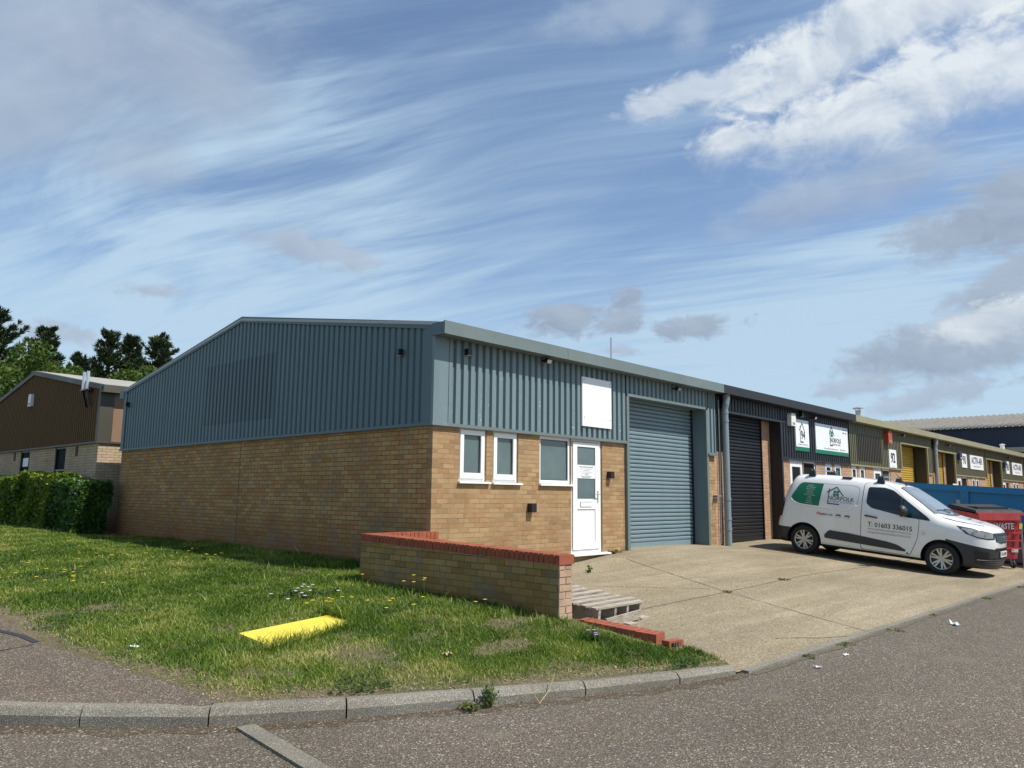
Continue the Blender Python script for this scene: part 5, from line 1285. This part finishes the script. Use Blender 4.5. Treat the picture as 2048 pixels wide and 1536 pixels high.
drape('cowl', top, [(2.74,-.62),(2.81,-.40),(2.84,0),(2.81,.40),(2.74,.62),(2.765,.45),(2.80,0),(2.765,-.45)], .06, .004, M['van_black'], van)
for sg in (1, -1):   # bonnet shut lines
    mb = MB(); mb.tube([top(x, sg*y)+Vector((0,0,-.001)) for x, y in ((2.74,.76),(3.0,.75),(3.25,.72),(3.46,.63))], .006, 5); mb.build('bonnet_seam', M['van_seam'], body, world=False)
def mir(poly): return [(2-a, b) for a, b in poly]
HL = [(.075,1.01),(.30,.985),(.52,.945),(.72,.915),(.72,.80),(.56,.79),(.36,.81),(.19,.87)]
for P_ in (HL, mir(HL)):
    h_ = drape('headlight', nose, P_, .06, .004, M['van_black'], van)
    drape('lamp_lens', nose, scalep(P_, .76, .84), .05, .008, M['lamp_clear'], h_)
    s0 = 1 if P_ is HL else -1
    for a, z, r in ((.33,.91,.050),(.52,.87,.042)):
        aa = a if s0 == 1 else 2-a; c = nose(aa, z); n = Vector((c.x-2.6, c.y, 0)).normalized(); mb = MB(); mb.tube([c-n*.01, c+n*.011], r, 14); mb.build('reflector', M['headlamp'], h_, world=False)
GR = [(.72,.925),(.86,.925),(1,.925),(1.14,.925),(1.28,.925),(1.25,.765),(1.12,.735),(1,.73),(.88,.735),(.75,.765)]
gr = drape('grille', nose, GR, .05, .006, M['van_black'], van)
mb = MB()
for z in (.77,.81,.85): mb.tube([nose(a, z)+Vector((.008,0,0)) for a in np.linspace(.77,1.23,9)], .007, 5)
mb.build('grille_bar', M['dull_steel'] if False else M['jamb_grey'], gr, world=False)
mb = MB(); c = nose(1, .825); mb.prism([(.0,.055),(.03,.03),(.015,.01),(.035,-.03),(.0,-.055),(-.02,-.05),(-.01,-.02),(-.03,.005),(-.01,.03)], 0, c.x+.004, c.x+.018); mb.v = [(x, y, z+c.z) for x, y, z in mb.v]; mb.build('emblem', M['steel'], gr, world=False)
for P_ in ([(.30,.555),(.58,.55),(.62,.45),(.34,.455)], [(.34,.43),(.66,.43),(.66,.31),(.48,.29),(.36,.34)]):
    for Q in (P_, mir(P_)): drape('air_intake', nose, rpoly(Q, .02), .05, .004, M['black_plastic'], fbump)
drape('air_intake', nose, [(.72,.43),(1.28,.43),(1.28,.29),(.72,.29)], .05, .004, M['black_plastic'], fbump)
drape('air_intake', nose, [(.74,.635),(1.26,.635),(1.26,.585),(.74,.585)], .05, .004, M['black_plastic'], fbump)
mb = MB()
for z in (.32,.355,.39): mb.tube([nose(a, z)+Vector((.006,-.004 if a < 1 else .004,0)) for a in np.linspace(.36,1.64,15)], .007, 5)
mb.build('intake_slat', M['van_black'], fbump, world=False)
c = nose(1, .50); mb = MB(); mb.box(c.x-.004, c.x+.016, -.26, .26, .455, .565); npl = mb.build('number_plate', M['plate'], van, world=False)
v, f = text_np('WL18 MEF', .10, .002, 'CENTER', .92); mb = MB(); mb.add([(c.x+.0175, a, .51+b) for a, b in v], f); mb.build('plate_lettering', M['ink'], npl, world=False)
v, f = text_np('NORFOLK', .13, .001, 'CENTER'); mb = MB(); mb.add([top(3.30-b*.8, a)+Vector((0,0,.006)) for a, b in v], f); mb.build('bonnet_lettering', M['ink_grey'], body, world=False)
mb = MB(); mb.bar(top(3.08,-.1)+Vector((0,0,.006)), top(3.08,.1)+Vector((0,0,.006)), .06, .002); mb.build('bonnet_logo', M['green'], body, world=False)
drape('rear_light', side, [(-.60,.79),(-.53,.78),(-.47,1.17),(-.535,1.20)], .05, .006, M['red_lamp'], van)
# roof bars, aerial
for x in (.02, 1.50):
    rb = bpy.data.objects.new('roof_bar', None); 
    mb = MB(); zt = float(ztopv(x)); mb.bar((x,-.66,zt+.095),(x,.66,zt+.095), .055, .028); bar = mb.build('roof_bar', M['dull_steel'], van, world=False)
    mb = MB()
    for sg in (-1, 1):
        p = top(x, sg*.62); mb.add([(x-.08,p.y-.04,p.z-.01),(x+.08,p.y-.04,p.z-.01),(x+.08,p.y+.04,p.z-.01),(x-.08,p.y+.04,p.z-.01),(x-.04,p.y-.03,zt+.115),(x+.04,p.y-.03,zt+.115),(x+.04,p.y+.03,zt+.115),(x-.04,p.y+.03,zt+.115)], [(3,2,1,0),(4,5,6,7),(0,1,5,4),(1,2,6,5),(2,3,7,6),(3,0,4,7)])
    mb.build('bar_foot', M['van_black'], bar, world=False)
    bpy.data.objects.remove(rb)
mb = MB(); p = top(.80, -.62); mb.box(.70,.90,-.66,-.58,p.z-.005,p.z+.035); mb.build('bar_mount', M['van_black'], van, world=False)
mb = MB(); p = top(1.84, 0); mb.tube([p, p+Vector((-.02,0,.03)), p+Vector((-.22,0,.24))], [.025,.012,.006], 6); mb.build('aerial', M['van_black'], van, world=False)
# wheels
def make_wheel(x, sg):
    y0 = sg*.90; w = bpy.data.objects.new('wheel', None); C.objects.link(w); w.parent = van; w.location = (x, 0, .318)
    def Y(t): return sg*t
    mb = MB(); mb.lathe([(.205,Y(.70)),(.27,Y(.69)),(.305,Y(.70)),(.318,Y(.725)),(.318,Y(.865)),(.308,Y(.89)),(.275,Y(.90)),(.212,Y(.895)),(.205,Y(.88))], 40, 1); mb.build('tyre', M['tyre'], w, True, world=False)
    mb = MB(); mb.lathe([(.0,Y(.84)),(.19,Y(.845)),(.207,Y(.87))], 32, 1); mb.build('rim_back', M['black_plastic'], w, world=False)
    mb = MB(); mb.lathe([(.196,Y(.885)),(.212,Y(.898)),(.214,Y(.88)),(.2,Y(.87))], 40, 1); mb.lathe([(0,Y(.892)),(.035,Y(.892)),(.045,Y(.88)),(.045,Y(.86))], 20, 1)
    for k in range(12):
        a = 2*math.pi*k/12 + (.09 if k % 2 else -.09); c_, s_ = math.cos(a), math.sin(a)
        mb.bar((c_*.035, Y(.878), s_*.035), (c_*.203, Y(.888), s_*.203), .034, .012, up=(0,1,0))
    mb.build('rim', M['alloy'], w, world=False); return w
for x in (0, 2.785):
    for sg in (-1, 1): make_wheel(x, sg)

# ------------------------------------------------------------------ blue container, red bin
sk = thing('blue_container', 'long blue steel waste container with grey underside behind the van', 'waste container', (14.05, -3.2, -.35))
sk.rotation_euler = (R(3.6), 0, 0)
y0, y1 = -4.2, 2.4; H = 1.76; B = .76
mb = MB(); mb.prism([(0,B),(0,H),(2.3,H),(2.3,B)], 1, y0, y1); mb.build('body', M['skip_blue'], sk, world=False)
mb = MB(); mb.box(-.07, .0, y0, y1, H-.13, H+.02); mb.box(2.3, 2.37, y0, y1, H-.13, H+.02); mb.box(0, 2.3, y0-.06, y0, H-.13, H+.02); mb.box(-.06, .0, y0, y1, B, B+.10); mb.build('rim', M['skip_blue'], sk, world=False)
mb = MB()
for y in (-4.0, -2.33, -.55, 1.2): mb.box(-.065, -.001, y-.09, y+.09, B+.1, H-.13)
mb.build('rib', M['skip_blue'], sk, world=False)
mb = MB(); mb.prism([(y0+.0,B),(y1,B),(y1-.5,.05),(y0+.75,.05)], 0, .05, 2.2); mb.build('underside', M['skip_grey'], sk, world=False)
mb = MB(); mb.prism([(y0-.2,.52),(y0+.55,.05),(y0+.75,.12),(y0+.1,.62)], 0, -.02, 2.3); mb.box(.2, .45, y0+.3, y1-.3, -.1, .08); mb.box(1.8, 2.05, y0+.3, y1-.3, -.1, .08); mb.build('skid', M['skip_red'], sk, world=False)
mb = MB(); mb.box(-.012, -.002, -.62, -.36, 1.05, 1.42); mb.build('notice_plate', M['dull_steel'], sk, world=False)

bn = thing('waste_bin', 'faded red four wheeled waste bin with dark lid beside the van nose', 'waste bin', (12.98, -4.43, -.47))
bn.rotation_euler = (R(1.5), 0, R(-40)); bn.scale = (.84, 1.0, 1.08)
# local: x along the front, y depth (front at -y), z up
mb = MB(); mb.add([(-.56,-.36,.20),(.56,-.36,.20),(.56,.34,.20),(-.56,.34,.20),(-.66,-.47,1.12),(.66,-.47,1.12),(.66,.42,1.20),(-.66,.42,1.20)], [(3,2,1,0),(4,5,6,7),(0,1,5,4),(1,2,6,5),(2,3,7,6),(3,0,4,7)]); bbd = mb.build('body', M['bin_red'], bn, world=False)
mb = MB(); mb.box(-.67, .53, -.56, -.465, 1.0, 1.13); mb.bar((-.67,-.50,1.13),(.69,-.50,1.13), .07, .05)
for x in (-.42, 0, .45): mb.bar((x,-.385,.28),(x,-.462,1.0), .05, .02)
mb.build('rim', M['bin_red'], bn, world=False)
mb = MB()
for z in (.42,.58,.74): mb.bar((.18,-.40-(z-.2)*.11,z),(.62,-.41-(z-.2)*.11,z+.0), .02, .03)
mb.build('moulded_rib', M['bin_red'], bn, world=False)
mb = MB(); mb.add([(-.69,-.50,1.155),(.69,-.50,1.155),(.69,.46,1.22),(-.69,.46,1.22),(-.66,-.46,1.20),(.66,-.46,1.20),(.64,.42,1.30),(-.64,.42,1.30)], [(3,2,1,0),(4,5,6,7),(0,1,5,4),(1,2,6,5),(2,3,7,6),(3,0,4,7)])
mb.box(-.45, .45, -.30, .2, 1.21, 1.265); mb.build('lid', M['bin_dark'], bn, world=False)
v, f = text_np('WASTE', .17, .004, 'CENTER', .9); mb = MB(); mb.add([(.13+a*1.15, -.462-(b+.0)*.115-.0, .87+b) for a, b in v], f); mb.build('lettering', M['ink_white'], bn, world=False)
v, f = text_np('CARE', .085, .004, 'CENTER', .9); mb = MB(); mb.add([(.42+a, -.385-(.36+b)*.115-.022, .37+b) for a, b in v], f); mb.build('small_lettering', M['ink_white'], bn, world=False)
mb = MB(); mb.add([(.57,-.463,.82),(.66,-.463,.82),(.665,-.475,.93),(.575,-.475,.93)], [(0,1,2,3)]); mb.build('yellow_sticker', M['yellow'], bn, world=False)
mb = MB(); mb.tube([(.665,-.3,.72),(.72,-.3,.72),(.72,.2,.74),(.665,.2,.74)], .018, 8); mb.build('handle', M['bin_red'], bn, world=False)
for x, y in ((.45,-.34),(.45,.28),(-.45,-.34),(-.45,.28)):
    w = MB(); w.lathe([(0,-.03),(.07,-.03),(.075,0),(.07,.03),(0,.03)], 18, 0, (x, y, .078)); wh = w.build('wheel', M['tyre'], bn, world=False)
    q = MB(); q.lathe([(0,-.034),(.035,-.034),(.035,.034),(0,.034)], 14, 0, (x, y, .078)); q.bar((x-.04,y,.078),(x-.04,y+.03,.2), .012, .05); q.bar((x+.04,y,.078),(x+.04,y+.03,.2), .012, .05); q.build('fork', M['dull_steel'], wh, world=False)
pt = thing('metal_post', 'thin upright grey metal post right beside the red bin', 'post', (13.3, -5.1, -.53))
mb = MB(); mb.bar((13.3,-5.1,-.53),(13.31,-5.1,.54), .05, .03, up=(0,1,0)); mb.build('post', M['dull_steel'], pt)
mb = MB(); mb.box(13.25, 13.35, -5.15, -5.05, -.53, -.51); mb.build('base_plate', M['dull_steel'], pt)

# ------------------------------------------------------------------ sky, sun, camera
CY, CP, CR = R(43.1757), R(8.2909), R(.57358); FPX = 1536.76
fw = Vector((math.cos(CY)*math.cos(CP), math.sin(CY)*math.cos(CP), math.sin(CP))); rt = Vector((math.sin(CY), -math.cos(CY), 0)); upv = rt.cross(fw)
r2 = rt*math.cos(CR) + upv*math.sin(CR); u2 = upv*math.cos(CR) - rt*math.sin(CR)
SUN_AZ, SUN_EL = 22., 55.    # degrees off the front's normal (towards +X), elevation
sd = Vector((math.sin(R(SUN_AZ))*math.cos(R(SUN_EL)), -math.cos(R(SUN_AZ))*math.cos(R(SUN_EL)), math.sin(R(SUN_EL))))
EXPOSURE = 0.25
Wd = bpy.data.worlds.new('World'); S.world = Wd; Wd.use_nodes = True
t = NT(Wd.node_tree); t.n.clear()
out = t.node('ShaderNodeOutputWorld'); bg = t.node('ShaderNodeBackground'); t.l.new(bg.outputs[0], out.inputs[0])
sky = t.node('ShaderNodeTexSky', sky_type='NISHITA'); sky.sun_disc = False; sky.sun_elevation = R(SUN_EL); sky.sun_rotation = math.atan2(sd.x, sd.y)
sky.altitude = 20; sky.air_density = 1.0; sky.dust_density = .6; sky.ozone_density = 2.2
SKY_STR = .125; bg.inputs[1].default_value = SKY_STR
D = t.node('ShaderNodeTexCoord').outputs['Generated']
sp = t.node('ShaderNodeSeparateXYZ'); t.put(sp.inputs[0], D)
zc = t.math('MAXIMUM', sp.outputs[2], .0)
inv = t.math('DIVIDE', 1., t.math('ADD', zc, .16))
px, py = t.math('MULTIPLY', sp.outputs[0], inv), t.math('MULTIPLY', sp.outputs[1], inv)
def cloudcol(r, g, b): k = 1/SKY_STR; return (r*k, g*k, b*k)
# high wispy veils drawn out along +Y
def streak(ax, ay, rot, scale, det, rough, dist):
    c, s_ = math.cos(R(rot)), math.sin(R(rot))
    u = t.math('ADD', t.math('MULTIPLY', px, c*ax), t.math('MULTIPLY', py, -s_*ax)); v = t.math('ADD', t.math('MULTIPLY', px, s_*ay), t.math('MULTIPLY', py, c*ay))
    cv = t.node('ShaderNodeCombineXYZ'); t.put(cv.inputs[0], u); t.put(cv.inputs[1], v); cv.inputs[2].default_value = rot*.13
    return t.noise(cv.outputs[0], scale, det, rough, dist)
wz = t.vmath('SCALE', t.vmath('SUBTRACT', t.node('ShaderNodeTexNoise', i_Vector=D, i_Scale=1.5, i_Detail=1.5).outputs['Color'], (.5,.5,.5)), .42)
wsp = t.node('ShaderNodeSeparateXYZ'); t.put(wsp.inputs[0], wz); px = t.math('ADD', px, wsp.outputs[0]); py = t.math('ADD', py, wsp.outputs[1])
s1 = streak(1.9, .40, -14, 1.7, 8, .56, 1.3); s2 = streak(5.5, .55, -22, 2.2, 7, .60, .9); s3 = streak(.85, .42, 8, 1.0, 4, .5, .5); s4 = streak(11, .8, -17, 2.4, 5, .6, .7)
fib = t.math('ADD', t.math('ADD', t.math('MULTIPLY', s1, .80), t.math('MULTIPLY', s2, .34)), t.math('ADD', t.math('MULTIPLY', s3, .60), t.math('MULTIPLY', s4, .16)))
low = t.ramp(zc, [(.0,.98),(.10,.95),(.20,.82),(.30,.54),(.40,.27),(.55,.11),(.8,.10)])
away = t.map(sp.outputs[0], -.6, .3, -.02, 0)  # thins the unseen veil behind the camera to shape the gable's fill light
famp = t.map(t.noise(D, 2.1, 3, .5), .36, .64, 1.5, 4.4)
cirm = t.math('ADD', t.math('ADD', low, away), t.math('MULTIPLY', t.math('SUBTRACT', fib, .95), famp))
cirm = t.node('ShaderNodeMapRange', interpolation_type='SMOOTHSTEP', i_0=cirm, i_1=-.12, i_2=1.15, i_3=.02, i_4=.94).outputs[0]
col = t.mix(cirm, sky.outputs[0], cloudcol(.42,.565,.70))
# cumulus: each bank sits in its own direction of the sky
grp = bpy.data.node_groups.new('cloud_bank', 'ShaderNodeTree')
for nm_, ty in (('Dir','NodeSocketVector'),('A','NodeSocketVector'),('B','NodeSocketVector'),('C','NodeSocketVector')): grp.interface.new_socket(nm_, in_out='INPUT', socket_type=ty)
grp.interface.new_socket('Val', in_out='OUTPUT', socket_type='NodeSocketFloat'); grp.interface.new_socket('Up', in_out='OUTPUT', socket_type='NodeSocketFloat')
g = NT(grp); gi = g.node('NodeGroupInput'); go = g.node('NodeGroupOutput')
da = g.vmath('DOT_PRODUCT', gi.outputs[0], gi.outputs[1]); db = g.vmath('DOT_PRODUCT', gi.outputs[0], gi.outputs[2]); dc = g.vmath('DOT_PRODUCT', gi.outputs[0], gi.outputs[3])
rr_ = g.math('SQRT', g.math('ADD', g.math('MULTIPLY', da, da), g.math('MULTIPLY', db, db)))
val = g.math('SUBTRACT', 1., rr_); val = g.math('SUBTRACT', val, g.math('MULTIPLY', g.math('LESS_THAN', dc, 0.), 10.)); val = g.math('MAXIMUM', val, -1.)
g.l.new(val, go.inputs[0]); g.l.new(db, go.inputs[1])
def direction(u, v): return (fw + r2*((u-1024)/FPX) - u2*((v-768)/FPX)).normalized()
n3 = t.node('ShaderNodeMapping'); t.put(n3.inputs[0], D); n3.inputs['Scale'].default_value = (1,1,1.7)
nA = t.noise(n3.outputs[0], 7.0, 10, .60, .45)
lt = t.vmath('ADD', n3.outputs[0], tuple(Vector((sd.x, sd.y, sd.z*1.7))*.020)); nB = t.noise(lt, 7.0, 7, .60, .45); nS = t.noise(n3.outputs[0], 30, 9, .62, .5)
def bank(u, v, ru, rv, ang):
    c = direction(u, v); rx = r2*math.cos(R(ang)) + u2*math.sin(R(ang)); a = (rx - c*rx.dot(c)).normalized(); b = c.cross(a)
    if b.dot(u2) < 0: b = -b
    q = t.n.new('ShaderNodeGroup'); q.node_tree = grp; t.put(q.inputs[0], D)
    q.inputs[1].default_value = a/(ru/FPX); q.inputs[2].default_value = b/(rv/FPX); q.inputs[3].default_value = c
    return q.outputs[0], q.outputs[1]
def deck(col, banks, lit, shade, lo, amp, opac, top_soft=.45, bot_soft=1.0, relief=3.0, lift=.35, small=0.):
    m = None; nz = t.math('ADD', t.math('MULTIPLY', nA, 1.-small), t.math('MULTIPLY', nS, small)) if small else nA
    for b_ in banks:
        v, up = bank(*b_)
        if m is None: m = (v, up)
        else:
            gsel = t.map(t.math('SUBTRACT', v, m[0]), -.45, .45); m = (t.math('SMOOTH_MAX', m[0], v, .5), t.math('ADD', t.math('MULTIPLY', up, gsel), t.math('MULTIPLY', m[1], t.math('SUBTRACT', 1., gsel))))
    dens = t.math('ADD', m[0], t.math('MULTIPLY', t.math('SUBTRACT', nz, .5), amp))
    soft = t.map(m[1], -.7, .6, bot_soft, top_soft)
    q = t.math('DIVIDE', t.math('SUBTRACT', dens, lo), soft)
    mask = t.node('ShaderNodeMapRange', interpolation_type='SMOOTHSTEP', i_0=q, i_1=0., i_2=1., i_3=0., i_4=opac).outputs[0]
    light = t.map(t.math('ADD', t.math('MULTIPLY', t.math('SUBTRACT', nA, nB), relief), t.math('MULTIPLY', m[1], lift)), -.35, .35)
    return t.mix(mask, col, t.mix(light, shade, lit))
GL, GD = cloudcol(.40,.47,.57), cloudcol(.30,.36,.465)
col = deck(col, [(130,90,480,190,-4),(400,160,180,120,-30),(20,230,250,110,10)], cloudcol(.38,.46,.565), cloudcol(.29,.36,.475), .02, 1.0, .86, .75, .9, 1.2, .25, .25)
col = deck(col, [(285,325,130,70,-8)], GL, GD, .05, 1.4, .55, .8, .9, 1, .2, .4)
col = deck(col, [(1620,405,230,70,20),(1790,360,190,70,20)], GL, GD, .02, 1.5, .60, .7, 1, 2, .3, .4)
DL, DD = cloudcol(.34,.405,.50), cloudcol(.245,.30,.395)
col = deck(col, [(1940,460,170,66,14),(2050,420,110,90,0)], DL, DD, .0, 2.5, .85, .45, .75, 2, .3, .5)
col = deck(col, [(2030,590,115,76,30),(1890,705,220,62,8),(1990,655,120,50,15)], DL, DD, .0, 2.5, .85, .45, .75, 2, .3, .5)
col = deck(col, [(1140,640,120,46,4),(1256,597,50,38,0),(1385,656,115,34,6),(1240,645,70,34,0)], DL, DD, .08, 2.8, .85, .45, .6, 2, .3, .7)
col = deck(col, [(600,490,130,44,-14),(700,520,90,38,-10),(295,582,72,24,-4),(105,672,85,34,-6)], GL, GD, .08, 2.8, .80, .5, .8, 2, .3, .7)
col = deck(col, [(1720,773,110,26,4),(1820,808,100,28,10),(1910,780,120,30,8),(1240,702,70,14,0)], GL, GD, .08, 2.8, .75, .5, .7, 2, .3, .7)
WL, WD = cloudcol(.70,.745,.775), cloudcol(.45,.52,.61)
col = deck(col, [(1350,195,120,44,16),(1480,165,130,60,22)], cloudcol(.58,.65,.72), WD, .05, 2.8, .80, .5, .8, 2.5, .3, .5)
col = deck(col, [(1640,110,200,100,30),(1800,35,250,76,16),(1980,0,170,66,10),(1560,180,130,56,20)], WL, WD, .06, 2.8, .88, .55, .85, 3.2, .35, .45)
col = deck(col, [(1700,250,300,80,17),(1900,170,240,100,24),(2040,135,130,116,10),(1470,285,110,44,14)], WL, WD, .06, 2.6, .88, .45, 1.1, 3.0, .55, .40)
col = deck(col, [(1250,20,210,60,8),(1390,50,70,50,60)], cloudcol(.44,.53,.64), GL, .05, 1.9, .5, .8, .9, 2, .3, .4)
col = deck(col, [(1985,650,120,44,12)], cloudcol(.64,.69,.74), GL, .02, 2.4, .85, .4, .8, 2, .4, .5)
t.l.new(col, bg.inputs[0])
sl = bpy.data.lights.new('sun', 'SUN'); sl.energy = 4.8; sl.angle = R(.5); sl.color = (1, .955, .89)
so = bpy.data.objects.new('sun', sl); C.objects.link(so); so.rotation_euler = sd.to_track_quat('Z', 'Y').to_euler(); so.location = (0, -20, 30)
cam = bpy.data.cameras.new('camera'); co = bpy.data.objects.new('camera', cam); C.objects.link(co); S.camera = co
cam.sensor_width = 36; cam.lens = 36*FPX/2048; cam.clip_start = .05; cam.clip_end = 3000
co.matrix_world = Matrix(((r2.x,u2.x,-fw.x,-7.627),(r2.y,u2.y,-fw.y,-8.785),(r2.z,u2.z,-fw.z,1.025),(0,0,0,1)))
S.view_settings.view_transform = 'Standard'; S.view_settings.look = 'None'; S.view_settings.exposure = EXPOSURE; S.view_settings.gamma = 1
S.render.engine = 'CYCLES'; S.cycles.use_denoising = True; S.cycles.max_bounces = 8; S.cycles.sample_clamp_indirect = 6
S.render.resolution_x = 1024; S.render.resolution_y = 768
